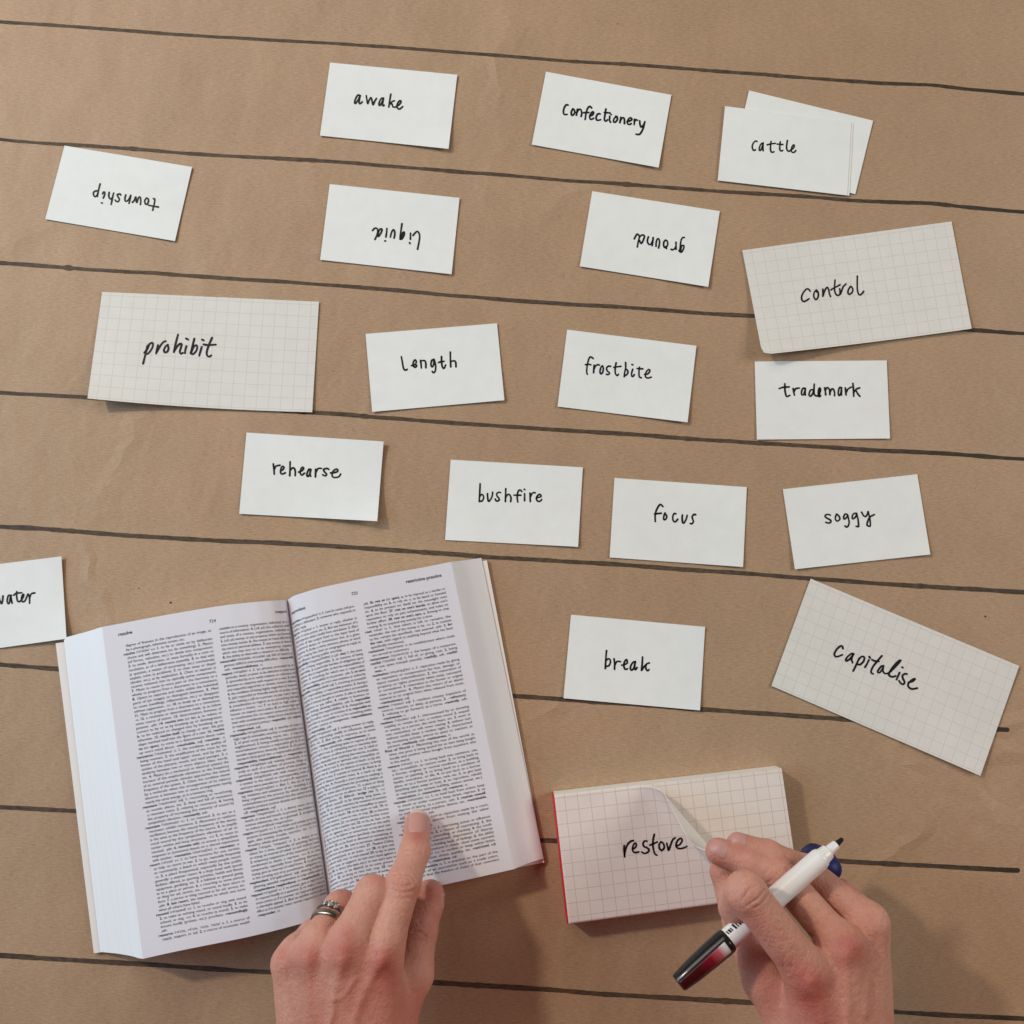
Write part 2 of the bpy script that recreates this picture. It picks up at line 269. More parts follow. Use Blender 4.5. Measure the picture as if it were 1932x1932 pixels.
# ------------------------------------------------------------------ handwriting, traced letter by letter: (left, top, width) of a 2:1 window on the 3840 px photo; strokes in 1932ths of it
WORDS = {
'awake': (1300,320,240,23, [[(415,315),(345,292),(280,380),(240,510),(265,545),(320,480),(390,345),(402,325)],[(405,320),(385,440),(375,530),(410,550),(470,500)],[(590,310),(610,430),(635,555),(680,440),(730,370),(760,440),(795,585),(850,470),(900,395)],[(1110,385),(1050,390),(990,490),(975,580),(1010,600),(1070,500),(1110,390)],[(1112,385),(1090,500),(1085,600),(1115,620),(1130,595)],[(1332,265),(1300,450),(1270,655)],[(1440,465),(1370,490),(1320,560)],[(1330,550),(1370,565),(1390,640),(1450,660),(1510,630),(1590,580),(1640,500),(1610,460),(1550,520),(1515,630),(1550,700),(1610,710),(1690,640)]]),
'confectionery': (2090,360,350,17, [[(220,185),(180,185),(140,250),(125,330),(145,380),(200,380)],[(320,265),(290,330),(295,390),(330,390),(360,340),(345,280),(315,265)],[(415,275),(405,340),(395,395)],[(400,340),(450,275),(490,290),(505,360),(492,420)],[(710,245),(670,215),(625,260),(595,360),(575,485)],[(545,345),(650,340)],[(670,410),(720,395),(750,350),(735,325),(700,350),(670,420),(680,475),(715,480),(750,460)],[(885,370),(840,370),(805,430),(810,490),(850,500),(895,490)],[(1005,270),(985,400),(975,490),(1005,520),(1040,490)],[(975,340),(1090,350)],[(1085,420),(1080,500),(1100,540)],[(1106,378),(1114,382)],[(1215,420),(1170,480),(1165,530),(1200,540),(1240,490),(1235,430),(1210,420)],[(1315,440),(1295,550)],[(1305,500),(1350,450),(1385,470),(1390,570)],[(1445,530),(1510,510),(1545,480),(1510,450),(1465,490),(1450,560),(1490,590),(1530,570)],[(1600,480),(1590,590)],[(1595,530),(1620,490),(1655,500)],[(1705,510),(1710,580),(1735,640),(1775,610),(1810,540)],[(1812,530),(1780,660),(1730,760),(1690,795),(1630,790)]]),
'cattle': (2790,490,220,23, [[(430,355),(375,340),(300,420),(270,530),(300,630),(345,645),(375,630)],[(590,415),(540,470),(500,590),(510,640),(545,645),(600,540),(630,400)],[(632,400),(625,540),(630,660)],[(890,350),(875,500),(870,600),(895,690),(945,710),(990,690)],[(765,465),(880,435),(1030,415)],[(1195,360),(1180,500),(1180,620),(1210,660),(1250,665),(1275,645)],[(1090,440),(1280,455)],[(1430,320),(1410,450),(1405,580),(1440,660),(1490,675),(1540,635),(1620,580),(1660,500),(1635,465),(1580,530),(1555,640),(1580,700),(1630,715),(1680,690),(1705,650)]]),
'township': (325,665,290,19, [[(335,165),(300,300),(265,475)],[(265,335),(200,350),(165,400),(200,480),(255,450),(275,400)],[(395,410),(420,365),(450,375),(445,440),(412,515)],[(370,635),(390,645)],[(672,390),(640,530),(610,675)],[(562,375),(550,450),(570,520),(610,540),(640,500)],[(850,440),(830,415),(765,430),(780,480),(815,550),(785,605),(740,600),(710,565)],[(975,440),(955,520),(965,590),(1010,590),(1060,530),(1100,450)],[(1100,450),(1080,560),(1055,650)],[(1140,625),(1190,570),(1225,490),(1235,560),(1250,630),(1280,550),(1310,490),(1345,510),(1350,600),(1340,680)],[(1490,515),(1450,580),(1465,660),(1500,670),(1540,610),(1535,540),(1495,515)],[(1670,530),(1700,550),(1690,650),(1665,740),(1650,820)],[(1545,695),(1660,720),(1790,740)]]),
'liquid': (1370,830,240,24, [[(220,275),(270,215),(330,205),(370,250),(370,340),(340,440),(290,545)],[(385,330),(430,250),(480,225),(500,260),(470,350),(400,455),(380,410),(400,310)],[(650,215),(640,340),(620,470)],[(590,590),(610,593)],[(755,475),(770,400),(810,290),(850,255),(885,310),(885,420),(865,505)],[(1105,70),(1080,250),(1055,420),(1050,540)],[(1050,540),(1110,525),(1170,420),(1180,340),(1150,320),(1100,390),(1070,470)],[(1080,500),(1120,430),(1140,380)],[(1365,360),(1360,460),(1360,535)],[(1335,645),(1348,668)],[(1440,425),(1500,350),(1560,305),(1610,340),(1640,450),(1620,620),(1575,840)]]),
'ground': (2350,850,240,23, [[(230,365),(280,270),(320,225),(370,260),(380,330),(350,450),(320,615)],[(400,300),(450,255),(510,255),(535,300),(500,410),(445,505),(410,470),(390,410)],[(655,305),(625,410),(640,490),(690,540),(740,510),(790,400),(798,330)],[(798,330),(790,450),(770,570)],[(885,590),(890,480),(920,380),(960,365),(990,430),(985,540),(962,640)],[(1170,405),(1120,470),(1120,580),(1160,630),(1210,600),(1240,520),(1220,430),(1175,405)],[(1190,600),(1200,660)],[(1488,470),(1490,580),(1490,680)],[(1480,600),(1450,660),(1390,695),(1340,685)],[(1740,325),(1690,330),(1645,400),(1625,520),(1615,640),(1600,740)],[(1580,725),(1640,770),(1690,720),(1730,620),(1720,570),(1670,570),(1640,640),(1630,720)]]),
'control': (2970,1000,300,18, [[(440,595),(410,550),(360,535),(290,600),(235,710),(240,800),(290,840),(340,820),(410,775)],[(590,560),(540,620),(525,710),(560,785),(600,780),(635,710),(630,620),(590,565),(600,610)],[(745,545),(745,630),(745,715)],[(750,700),(790,580),(845,500),(880,540),(905,650),(930,720)],[(1040,320),(1030,450),(1030,570),(1060,660),(1110,695),(1150,670)],[(940,560),(1020,510),(1100,470),(1160,435)],[(1150,530),(1160,600),(1165,665),(1200,580),(1240,480),(1305,415)],[(1410,480),(1360,560),(1355,640),(1395,665),(1450,620),(1470,550),(1440,490),(1410,475)],[(1578,225),(1575,400),(1580,560),(1610,660),(1650,680),(1700,640),(1730,595)]]),
'prohibit': (515,1230,320,21, [[(230,400),(200,520),(160,680),(130,805)],[(160,560),(220,480),(270,370),(330,335),(355,370),(330,460),(260,560),(210,585),(170,560)],[(465,385),(445,480),(425,575)],[(440,540),(490,450),(550,360),(600,310),(640,300)],[(690,375),(630,430),(600,510),(630,550),(680,530),(705,460),(690,390)],[(920,150),(870,340),(825,545)],[(835,520),(900,420),(960,360),(1000,370),(980,460),(960,540),(990,580),(1030,560)],[(1110,410),(1085,500),(1078,570)],[(1105,237),(1150,262)],[(1290,240),(1250,400),(1205,570)],[(1215,560),(1270,430),(1330,390),(1355,430),(1330,520),(1260,590),(1205,570)],[(1460,425),(1430,520),(1400,625)],[(1465,260),(1500,280)],[(1690,220),(1630,360),(1580,500),(1570,590),(1600,640),(1640,645),(1670,620)],[(1500,370),(1600,385),(1775,375)]]),
'length': (1475,1300,260,22, [[(222,280),(250,430),(280,590),(315,645),(350,650),(385,630)],[(505,525),(570,520),(620,480),(640,420),(605,365),(560,430),(550,520),(590,570),(630,560),(650,520)],[(755,380),(770,480),(780,595)],[(760,400),(830,385),(885,400),(905,480),(905,585)],[(1130,370),(1080,370),(1050,450),(1055,540),(1090,560),(1120,500),(1130,400)],[(1130,350),(1160,440),(1180,560),(1165,680),(1120,725),(1085,690)],[(1340,275),(1345,420),(1360,540),(1395,605),(1430,580),(1455,510)],[(1260,440),(1340,415),(1415,408)],[(1587,150),(1590,350),(1600,560)],[(1595,420),(1660,395),(1710,400),(1740,450),(1745,560)]]),
'frostbite': (2170,1310,300,18, [[(350,220),(300,185),(260,200),(220,320),(195,480),(195,560),(210,600)],[(165,370),(250,360),(290,375)],[(370,375),(365,470),(360,565)],[(370,480),(410,400),(460,370),(500,380)],[(570,395),(530,450),(515,550),(540,590),(580,550),(595,460),(580,400)],[(770,410),(720,405),(675,450),(690,520),(740,560),(735,595),(700,610),(670,600)],[(905,325),(885,430),(880,540),(895,600),(930,635),(960,600)],[(850,435),(940,420),(1020,410)],[(1133,315),(1135,450),(1110,560),(1100,660)],[(1130,490),(1165,490),(1190,540),(1170,600),(1130,630)],[(1305,480),(1280,570),(1280,640),(1310,655),(1345,610)],[(1287,365),(1308,374)],[(1470,430),(1455,540),(1460,640),(1480,675),(1510,685)],[(1410,460),(1480,470),(1550,468)],[(1595,605),(1670,590),(1720,520),(1695,485),(1640,530),(1610,620),(1630,680),(1690,690),(1750,670)]]),
'trademark': (2895,1390,360,16, [[(258,265),(260,380),(275,470),(300,520),(360,495)],[(145,360),(220,335),(345,325)],[(425,360),(440,440),(452,490)],[(445,420),(480,360),(550,350)],[(670,360),(625,355),(595,420),(600,480),(635,480),(665,400)],[(668,355),(668,440),(672,490)],[(810,380),(770,400),(745,480),(775,515),(820,460),(845,380)],[(850,270),(845,380),(850,470),(885,505),(925,500),(965,430),(975,370),(955,350),(935,400),(935,480),(955,525),(980,500)],[(955,480),(965,390)],[(1060,345),(1075,430),(1080,485)],[(1070,400),(1110,340),(1150,370),(1165,440),(1165,480)],[(1165,440),(1200,370),(1240,380),(1260,450),(1258,505)],[(1400,345),(1360,340),(1335,420),(1340,490),(1370,490),(1400,400)],[(1400,345),(1395,430),(1400,490)],[(1475,345),(1485,430),(1490,490)],[(1490,440),(1530,370),(1595,330)],[(1628,255),(1640,380),(1645,515)],[(1765,345),(1700,370),(1650,430)],[(1690,400),(1730,470),(1770,515)]]),
'rehearse': (995,1690,310,19, [[(185,310),(200,430),(208,550)],[(210,430),(250,360),(340,340)],[(355,470),(410,440),(435,390),(400,365),(365,420),(355,510),(390,545),(430,535),(465,515)],[(578,260),(575,430),(570,585)],[(575,470),(630,405),(680,420),(700,500),(695,585)],[(780,500),(850,470),(895,420),(870,385),(830,430),(815,520),(850,570),(890,545),(915,525)],[(1060,435),(1015,440),(975,530),(975,590),(1010,595),(1050,510),(1065,440)],[(1062,435),(1045,540),(1060,600)],[(1172,430),(1172,530),(1170,615)],[(1172,520),(1220,430),(1265,410),(1310,415)],[(1480,435),(1440,415),(1365,435),(1380,490),(1430,550),(1410,585),(1370,580),(1340,560)],[(1525,520),(1620,510),(1690,480),(1680,435),(1630,440),(1570,500),(1560,580),(1590,620),(1650,625),(1720,605),(1760,545)]]),
'bushfire': (1765,1775,300,18, [[(228,250),(220,430),(205,685)],[(215,560),(260,510),(300,530),(310,600),(270,670),(225,670)],[(405,490),(410,580),(430,675),(480,630),(520,540),(530,455)],[(720,465),(680,455),(630,490),(640,550),(690,620),(670,660),(620,665),(590,620)],[(848,370),(842,520),(838,680)],[(845,580),(900,505),(950,530),(975,600),(965,680)],[(1235,440),(1200,405),(1155,420),(1125,520),(1125,620),(1140,695)],[(1045,525),(1215,528)],[(1302,490),(1302,660)],[(1290,385),(1310,392)],[(1432,475),(1435,580),(1440,680)],[(1440,570),(1480,490),(1520,465),(1555,470)],[(1590,590),(1680,570),(1700,540),(1660,505),(1600,560),(1590,630),(1630,675),(1680,670),(1715,630)]]),
'focus': (2425,1870,240,24, [[(490,240),(440,185),(390,185),(320,290),(270,420),(255,560),(260,690)],[(235,460),(330,450),(440,438)],[(555,430),(520,520),(515,620),(555,635),(600,580),(600,510),(560,460)],[(880,455),(830,450),(790,530),(795,640),(840,700),(890,680),(935,620)],[(1080,490),(1070,600),(1085,710),(1120,735),(1160,680),(1205,580),(1222,500)],[(1480,485),(1430,475),(1375,540),(1390,620),(1410,690),(1370,755),(1320,750)]]),
'soggy': (3065,1890,240,23, [[(395,335),(330,315),(260,325),(235,380),(300,430),(390,480),(410,530),(370,570),(310,570),(255,550)],[(580,305),(550,380),(550,470),(600,515),(660,480),(680,430),(640,350),(580,305)],[(910,320),(845,300),(800,370),(800,440),(840,445),(900,380),(915,325)],[(915,325),(940,430),(960,560),(930,660),(880,695),(835,660)],[(1190,280),(1110,285),(1060,350),(1055,430),(1095,440),(1160,380),(1185,290)],[(1185,290),(1220,420),(1240,560),(1245,670),(1210,680),(1170,670)],[(1335,245),(1390,340),(1450,380),(1500,330),(1535,230)],[(1535,230),(1560,330),(1590,470),(1600,600),(1590,670),(1530,660),(1500,620),(1530,500),(1590,390),(1720,320)]]),
'water': (0,2190,160,35, [[(-260,560),(-220,720),(-180,880),(-120,760),(-60,600),(-20,720),(60,890),(110,760),(135,540)],[(500,510),(390,520),(335,640),(325,800),(370,890),(420,850),(460,640),(500,510)],[(500,510),(500,650),(545,870)],[(480,560),(480,760)],[(757,345),(750,500),(760,650),(800,770),(870,800),(950,740),(1030,620),(1070,500),(1040,470),(985,580),(970,720),(1010,790),(1080,800),(1150,720),(1220,560),(1270,450),(1320,560),(1335,700),(1335,870)],[(610,510),(740,420),(980,395)],[(1000,640),(1050,510)],[(1340,640),(1370,520),(1440,430),(1570,400)]]),
'break': (2240,2410,240,24, [[(278,240),(260,430),(240,780)],[(250,560),(320,485),(380,510),(395,590),(350,690),(275,715)],[(505,485),(520,640),(520,800)],[(525,680),(570,590),(630,560),(695,575)],[(730,680),(840,655),(905,600),(880,510),(820,580),(800,700),(830,790),(870,805),(910,785)],[(1150,570),(1080,590),(1010,700),(1000,790),(1040,830),(1100,760),(1145,580)],[(1148,570),(1130,700),(1130,800),(1160,810),(1200,750)],[(1365,430),(1355,620),(1330,840)],[(1340,830),(1420,710),(1490,640),(1570,610)],[(1490,640),(1460,720),(1475,800),(1520,845),(1560,810)]]),
'capitalise': (3100,2390,400,16, [[(295,205),(285,165),(245,160),(180,220),(140,300),(160,345),(210,345),(285,315)],[(490,300),(450,295),(380,350),(345,410),(370,425),(430,380),(490,300)],[(485,300),(450,390),(470,460)],[(590,375),(540,490),(480,610)],[(570,420),(630,350),(680,360),(670,430),(610,490),(560,490)],[(765,410),(730,480),(695,540)],[(770,350),(790,375)],[(1000,335),(910,440),(840,530),(805,610),(815,650),(840,660)],[(820,405),(880,430),(945,435)],[(1030,515),(985,530),(930,600),(930,635),(970,630),(1025,550)],[(1025,545),(1020,610),(1060,655),(1130,640),(1220,560),(1310,460),(1340,415),(1290,440),(1200,540),(1130,650),(1140,695),(1190,715),(1250,700)],[(1320,640),(1290,710),(1265,765)],[(1365,540),(1380,548)],[(1455,665),(1420,660),(1375,690),(1380,740),(1410,810),(1390,850),(1340,830),(1310,785)],[(1480,815),(1550,800),(1600,760),(1580,750),(1520,790),(1475,850),(1490,905),(1550,935),(1640,920)]]),
'restore': (2310,3100,300,20, [[(195,450),(190,560),(205,725)],[(200,680),(230,540),(280,420),(350,350),(415,330)],[(390,540),(460,500),(490,430),(460,390),(415,440),(395,540),(420,605),(470,620),(540,605)],[(745,345),(690,340),(650,400),(670,470),(750,510),(795,560),(750,620),(680,640),(615,605)],[(920,180),(890,330),(890,480),(910,590),(940,660),(980,680)],[(815,440),(900,410),(990,365)],[(1085,360),(1040,420),(1040,510),(1090,565),(1145,530),(1160,470),(1130,390),(1080,360)],[(1220,395),(1240,480),(1265,565),(1310,450),(1360,320),(1425,265)],[(1440,460),(1530,430),(1590,340),(1570,275),(1500,310),(1450,400),(1460,490),(1530,525),(1620,510),(1705,470)]]),
}
def word_strokes(word):
    x0, y0, w, hw, strokes = WORDS[word]; k = w/1932/1.98758
    V, F = [], []
    for s in strokes:
        P = catmull(s, 7)*k+np.array([x0, y0])/1.98758
        wd = hw*k*1.14*(1+.08*np.sin(np.linspace(0, 5, len(P))+rng.uniform(0, 6)))
        ribbon(P, wd, V, F)
    return np.array(V), F

# ------------------------------------------------------------------ word cards
CARD_T = .00028
def card(word, label, cor, lift=(0, 0, 0, 0), base=.0003, grid=False, bow=0.0, sag=0.0, size=None, writing=True, clip=0.0):
    """cor: TL, TR, BR, BL on the photo grid; lift: how far each corner curls off the paper (m); bow: hump across the card"""
    nu, nv = 25, 15; u, v = np.meshgrid(np.linspace(0, 1, nu), np.linspace(0, 1, nv))
    cor = np.array(cor, float)
    def px(u, v):
        p = (cor[0]*((1-u)*(1-v))[..., None]+cor[1]*(u*(1-v))[..., None]+cor[2]*(u*v)[..., None]+cor[3]*((1-u)*v)[..., None])
        p[..., 1] += sag*4*u*(1-u)*np.clip(v, 0, 1)**2
        return p
    def z(u, v):
        e = 2.6
        zz = lift[0]*((1-u)*(1-v))**e*1+lift[1]*(u*(1-v))**e+lift[2]*(u*v)**e+lift[3]*((1-u)*v)**e
        return base+CARD_T+zz+bow*4*u*(1-u)*(.4+.6*v)
    zz = z(u, v); p = px(u, v); top = at(p[..., 0], p[..., 1], zz).reshape(-1, 3)
    if clip:                                                     # worn, rounded near-left corner
        k = ((u < clip) & (v > 1-clip*1.9)); a = np.hypot((clip-u)/clip, (v-1+clip*1.9)/(clip*1.9))
        s = np.where(k & (a > 1), 1/np.maximum(a, 1), 1.0)
        u2 = np.where(k, clip-(clip-u)*s, u); v2 = np.where(k, 1-clip*1.9+(v-1+clip*1.9)*s, v)
        p = px(u2, v2); top = at(p[..., 0], p[..., 1], z(u2, v2)).reshape(-1, 3)
    bot = top-[0, 0, CARD_T]; V, F = slab(top, bot, nu, nv)
    W, H = size or ((123.2, 63.3) if grid else (75, 45.2))
    uv = np.stack([u*W, v*H], -1).reshape(-1, 2); uv = np.vstack([uv, uv])
    o = mk('word_card' if writing else 'blank_card', V, F, M_GRID if grid else M_CARD, smooth=False, uv=uv)
    tag(o, label, 'card', 'large squared word cards' if grid else 'small white word cards')
    if writing:
        P, F2 = word_strokes(word)
        A = np.array([[*(cor[1]-cor[0])], [*(cor[3]-cor[0])]]).T; q = np.linalg.solve(A, (P-cor[0]).T)
        zw = z(q[0], q[1])+.00012
        mk('handwriting', at(P[:, 0], P[:, 1], zw), F2, M_INK, o)
    return o
S = dict()
card('awake', 'small white card reading awake, first of the three words in the farthest row', [(622.7,118),(862.7,141),(846.3,280.7),(603.7,255.7)], (0,.0006,.0022,.0006))
card('confectionery', 'small white card reading confectionery, between the awake and cattle cards', [(1030,135.3),(1266.7,179),(1242.7,316),(1003.3,272.7)], (0,.0003,.0016,.0006))
card('', 'tilted blank white card sticking out behind the cattle card', [(1413.3,170.7),(1647.3,227.7),(1613.7,366.3),(1381,310)], (.0002,.0003,.0002,0), writing=False)
card('', 'blank white card showing only a sliver along the right edge of the cattle card', [(1371.5,201),(1610,231),(1602.5,369),(1358,341)], (0,.0001,.0002,0), base=.0007, writing=False)
card('cattle', 'small white card reading cattle, lying on top of two blank cards', [(1368,200.3),(1606.3,230),(1598.7,368.7),(1354.3,340.3)], (0,.0001,.0002,0), base=.00102)
card('township', 'small white card with township written upside down, near the left edge', [(121.7,274.7),(362.3,315),(330,454.7),(85.3,413.3)], (0,.0006,.0008,.0004))
card('liquid', 'small white card with liquid written upside down, below the awake card', [(622,347.3),(867,373.3),(852,517.3),(604,490)], (0,.0005,.0011,.0006))
card('ground', 'small white card with ground written upside down, left of the squared control card', [(1117.3,360.7),(1358,398.3),(1336.3,541),(1094,502.3)], (0,.0004,.0016,.0008))
card('control', 'large squared card reading control, its near left corner curled', [(1400.7,472.3),(1795.3,417.7),(1833.3,620),(1438.7,669)], (.0004,.0006,.0022,.0085), grid=True, sag=2.0, clip=.03)
card('prohibit', 'large squared card reading prohibit, its near left corner lifted off the paper', [(192.7,550.7),(601.7,569.3),(589,777.7),(165,751.7)], (.0006,.0004,.0012,.0090), grid=True, sag=4.0)
card('length', 'small white card reading length, right of the squared prohibit card', [(689.7,630),(937.7,610),(951.7,755),(702.3,777)], (0,.0004,.0014,.0010))
card('frostbite', 'small white card reading frostbite', [(1070,622),(1314,652.3),(1297.3,796.7),(1052,767)], (0,.0008,.0018,.0006))
card('trademark', 'small white card reading trademark, just below the squared control card', [(1424,682),(1673,680),(1679.3,827.3),(1428.3,829.3)], (0,.0004,.0008,.0006))
card('rehearse', 'small white card reading rehearse, its right side raised', [(465,816),(723.7,833),(711.7,983.3),(451.3,969.3)], (.0003,.0024,.0060,.0008))
card('bushfire', 'small white card reading bushfire, with a nicked near edge', [(850.3,867.3),(1099.7,881.7),(1090.7,1031.7),(839.7,1018.7)], (0,.0005,.0012,.0003))
card('focus', 'small white card reading focus, between the bushfire and soggy cards', [(1159.3,901.7),(1409,919),(1402,1069.7),(1150.3,1051.7)], (0,.0004,.0012,.0004))
card('soggy', 'small white card reading soggy, above the squared capitalise card', [(1477.3,923),(1730.7,894.7),(1755.3,1046),(1500,1074)], (0,.0003,.0014,.0012))
card('water', 'small white card ending in water, cut off at the left edge beside the open dictionary', [(-139,1081),(115.7,1049.7),(125.3,1205),(-133,1241)], (0,.0016,.0030,.0006))
card('break', 'small white card reading break, right of the open dictionary', [(1077.3,1159.7),(1330.3,1182.7),(1320.7,1340.3),(1063.3,1317.3)], (0,.0004,.0016,.0010))
card('capitalise', 'large squared card reading capitalise, steeply tilted', [(1529.7,1091.7),(1923,1256.5),(1849.7,1463.7),(1455.7,1294)], (.0004,.0010,.0022,.0006), grid=True)

# ------------------------------------------------------------------ open dictionary
def col_mat(name, base, rough=.7, spec=.2, **k): return node_mat(name, base, rough, spec, **k)
M_PAGE, _nt, _b = node_mat('book_page', (.71, .70, .75), .62, .25)
bump(_nt, _b, noise(_nt, 500, 2), .00005, .5)
M_FORE, _nt, _b = node_mat('page_edges', (.79, .79, .81), .6, .25)
_uv = N(_nt, 'ShaderNodeUVMap')
_st = noise(_nt, 1.0, 3, .7, _uv.outputs[0], (130, .5, 1)); 
_nt.links.new(mix_c(_nt, remap(_nt, _st, .35, .7), (.89, .90, .93), (.77, .78, .81)), _b.inputs['Base Color'])
bump(_nt, _b, _st, .0003, .6)
M_COVER, _, _ = node_mat('book_cover', (.86, .83, .80), .3, .5)

def poly_u(P, n):
    """polyline resampled at n equal steps of its photo length"""
    P = catmull(P, 8); d = np.r_[0, np.cumsum(np.linalg.norm(np.diff(P, axis=0), axis=1))]; d /= d[-1]
    t = np.linspace(0, 1, n); return np.stack([np.interp(t, d, P[:, 0]), np.interp(t, d, P[:, 1])], -1)
# pages run from gutter (u=0) to fore edge (u=1); rows from head (t=0) to foot (t=1)
LP_TOP = [(542,1132),(518,1133),(494.7,1134.5),(424,1142),(320,1159),(211,1179.5),(192.5,1183)]
LP_BOT = [(624.5,1724),(580,1739),(530,1753),(467,1768),(400,1781.5),(333,1795),(269.3,1809)]
RP_TOP = [(542.5,1132),(555,1124),(578,1116.5),(606,1108.5),(707.6,1086.9),(792,1071.7),(850.5,1060)]
RP_BOT = [(625.5,1723),(640,1713),(664,1705),(700,1696),(790,1679),(880,1660),(969,1640)]
LP_Z = ([0,.03,.08,.16,.3,.5,.8,1], [.0140,.0200,.0238,.0260,.0270,.0262,.0240,.0220])
RP_Z = ([0,.03,.08,.16,.3,.5,.8,1], [.0140,.0188,.0214,.0232,.0238,.0226,.0195,.0175])
class Page:
    def __init__(s, top, bot, zp):
        s.n = 241; s.top = poly_u(top, s.n); s.bot = poly_u(bot, s.n); s.zp = zp
        s.z = np.interp(np.linspace(0, 1, s.n), *zp); k = np.ones(9)/9
        s.z = np.convolve(np.r_[[s.z[0]]*4, s.z, [s.z[-1]]*4], k, 'valid'); s.z[0] = zp[1][0]
        M = at(*((s.top+s.bot)/2).T, s.z); s.arc = np.r_[0, np.cumsum(np.linalg.norm(np.diff(M, axis=0), axis=1))]
    def P(s, u, t, lift=0.0):
        i = np.linspace(0, 1, s.n); u = np.asarray(u, float); t = np.asarray(t, float)
        a = np.stack([np.interp(u, i, s.top[:, k]) for k in (0, 1)], -1); b = np.stack([np.interp(u, i, s.bot[:, k]) for k in (0, 1)], -1)
        p = a*(1-t)[..., None]+b*t[..., None]
        p[..., 0] += 1.2*np.sin(math.pi*t)*(u-.5)                # slight swell of the fore edge
        return at(p[..., 0], p[..., 1], np.interp(u, i, s.z)+lift)
    def u_of(s, a): return np.interp(a, s.arc, np.linspace(0, 1, s.n))
    def a_of(s, u): return np.interp(u, np.linspace(0, 1, s.n), s.arc)
LP, RP = Page(LP_TOP, LP_BOT, LP_Z), Page(RP_TOP, RP_BOT, RP_Z)

BOOK = empty('open_dictionary', at(575, 1430, 0.0)); tag(BOOK, 'thick paperback dictionary lying open, its page held by the pointing hand', 'book')
def page_block(pg, out_top, out_bot, left):
    nt_ = 33; us = np.linspace(0, 1, 61)**1.25; nf = 9; m = len(us)
    tt = np.linspace(0, 1, nt_); V = []; uv = []
    for t in tt:
        row = list(pg.P(us, np.full(m, t)))
        e = row[-1]; o_px = (np.array(out_top)*(1-t)+np.array(out_bot)*t); o = at(o_px[0], o_px[1], .0028)
        for k in range(1, nf+1):                                  # fanned fore edge, slightly hollow
            f = k/nf; p = e*(1-f)+o*f; p[2] += .0016*math.sin(math.pi*f)*(-1 if k > 1 else 0)
            row.append(p)
        V += row; uv += [(0, t)]*m+[(k/nf, t) for k in range(1, nf+1)]
    w = m+nf; n = len(V); F = grid_faces(w, nt_, 0, not left); mi = []
    for j in range(nt_-1):
        for i in range(w-1): mi.append(1 if i >= m-1 else 0)
    V = np.array(V); bot = V.copy(); bot[:, 2] = .0024
    V2 = np.vstack([V, bot]); F2 = list(F)
    for i in range(w-1):
        for a in (i, (nt_-1)*w+i): F2.append((a, a+1, n+a+1, n+a)); mi.append(1)
    for j in range(nt_-1):
        a = j*w; F2.append((a, a+w, n+a+w, n+a)); mi.append(1)
    o = mk('page_block', V2, F2, [M_PAGE, M_FORE], BOOK, smooth=True, uv=uv+uv, mat_idx=mi)
    me = o.data                                                   # keep the paper edges crisp
    sm = np.array([1]*len(F)+[0]*(len(F2)-len(F)), bool); me.polygons.foreach_set('use_smooth', sm)
    hard = set()
    for j in range(nt_-1): hard.add((j*w+m-1, (j+1)*w+m-1))
    for e in me.edges:
        if tuple(sorted(e.vertices)) in hard: e.use_edge_sharp = True
    return o
BL = page_block(LP, (120,1203.5), (189.3,1796), True)
BR = page_block(RP, (908,1052.5), (1025.5,1619.5), False)
# cover under the blocks
cp = [(105,1214),(330,1178),(543,1143),(720,1100),(918.5,1057),(973,1345),(1027,1627),(820,1668),(624,1712),(400,1768),(177,1798.5),(141,1506)]
top = np.array([at(x, y, .0022) for x, y in cp]); bt = top-[0, 0, .0018]; n = len(cp)
mk('cover', np.vstack([top, bt]), [tuple(range(n))[::-1], tuple(range(n, 2*n))]+[(i, (i+1) % n, n+(i+1) % n, n+i) for i in range(n)], M_COVER, BOOK)
# --- printed text: glyph outlines of Blender's own font, set line by line
_glyph = {}
def glyph(ch, style):
    key = (ch, style)
    if key in _glyph: return _glyph[key]
    cu = bpy.data.curves.new('g', 'FONT'); cu.resolution_u = 2; cu.fill_mode = 'FRONT'
    cu.offset = .013 if style == 'b' else -.004
    if style == 'i': cu.shear = .28
    ob = bpy.data.objects.new('g', cu); C.objects.link(ob)
    def width(s):
        cu.body = s; bpy.context.view_layer.update(); xs = [c[0] for c in ob.bound_box]; return max(xs)-min(xs)
    adv = width('H'+ch+'H')-width('HH')
    cu.body = ch; bpy.context.view_layer.update()
    me = bpy.data.meshes.new_from_object(ob.evaluated_get(bpy.context.evaluated_depsgraph_get()))
    V = np.array([v.co[:2] for v in me.vertices]).reshape(-1, 2); F = [tuple(p.vertices) for p in me.polygons]
    bpy.data.objects.remove(ob); bpy.data.curves.remove(cu); bpy.data.meshes.remove(me)
    _glyph[key] = (V, F, adv); return _glyph[key]
def parse(line):
    out, st = [], 'r'
    for ch in line:
        if ch == '*': st = 'r' if st == 'b' else 'b'
        elif ch == '_': st = 'r' if st == 'i' else 'i'
        else: out.append((ch, st))
    return out
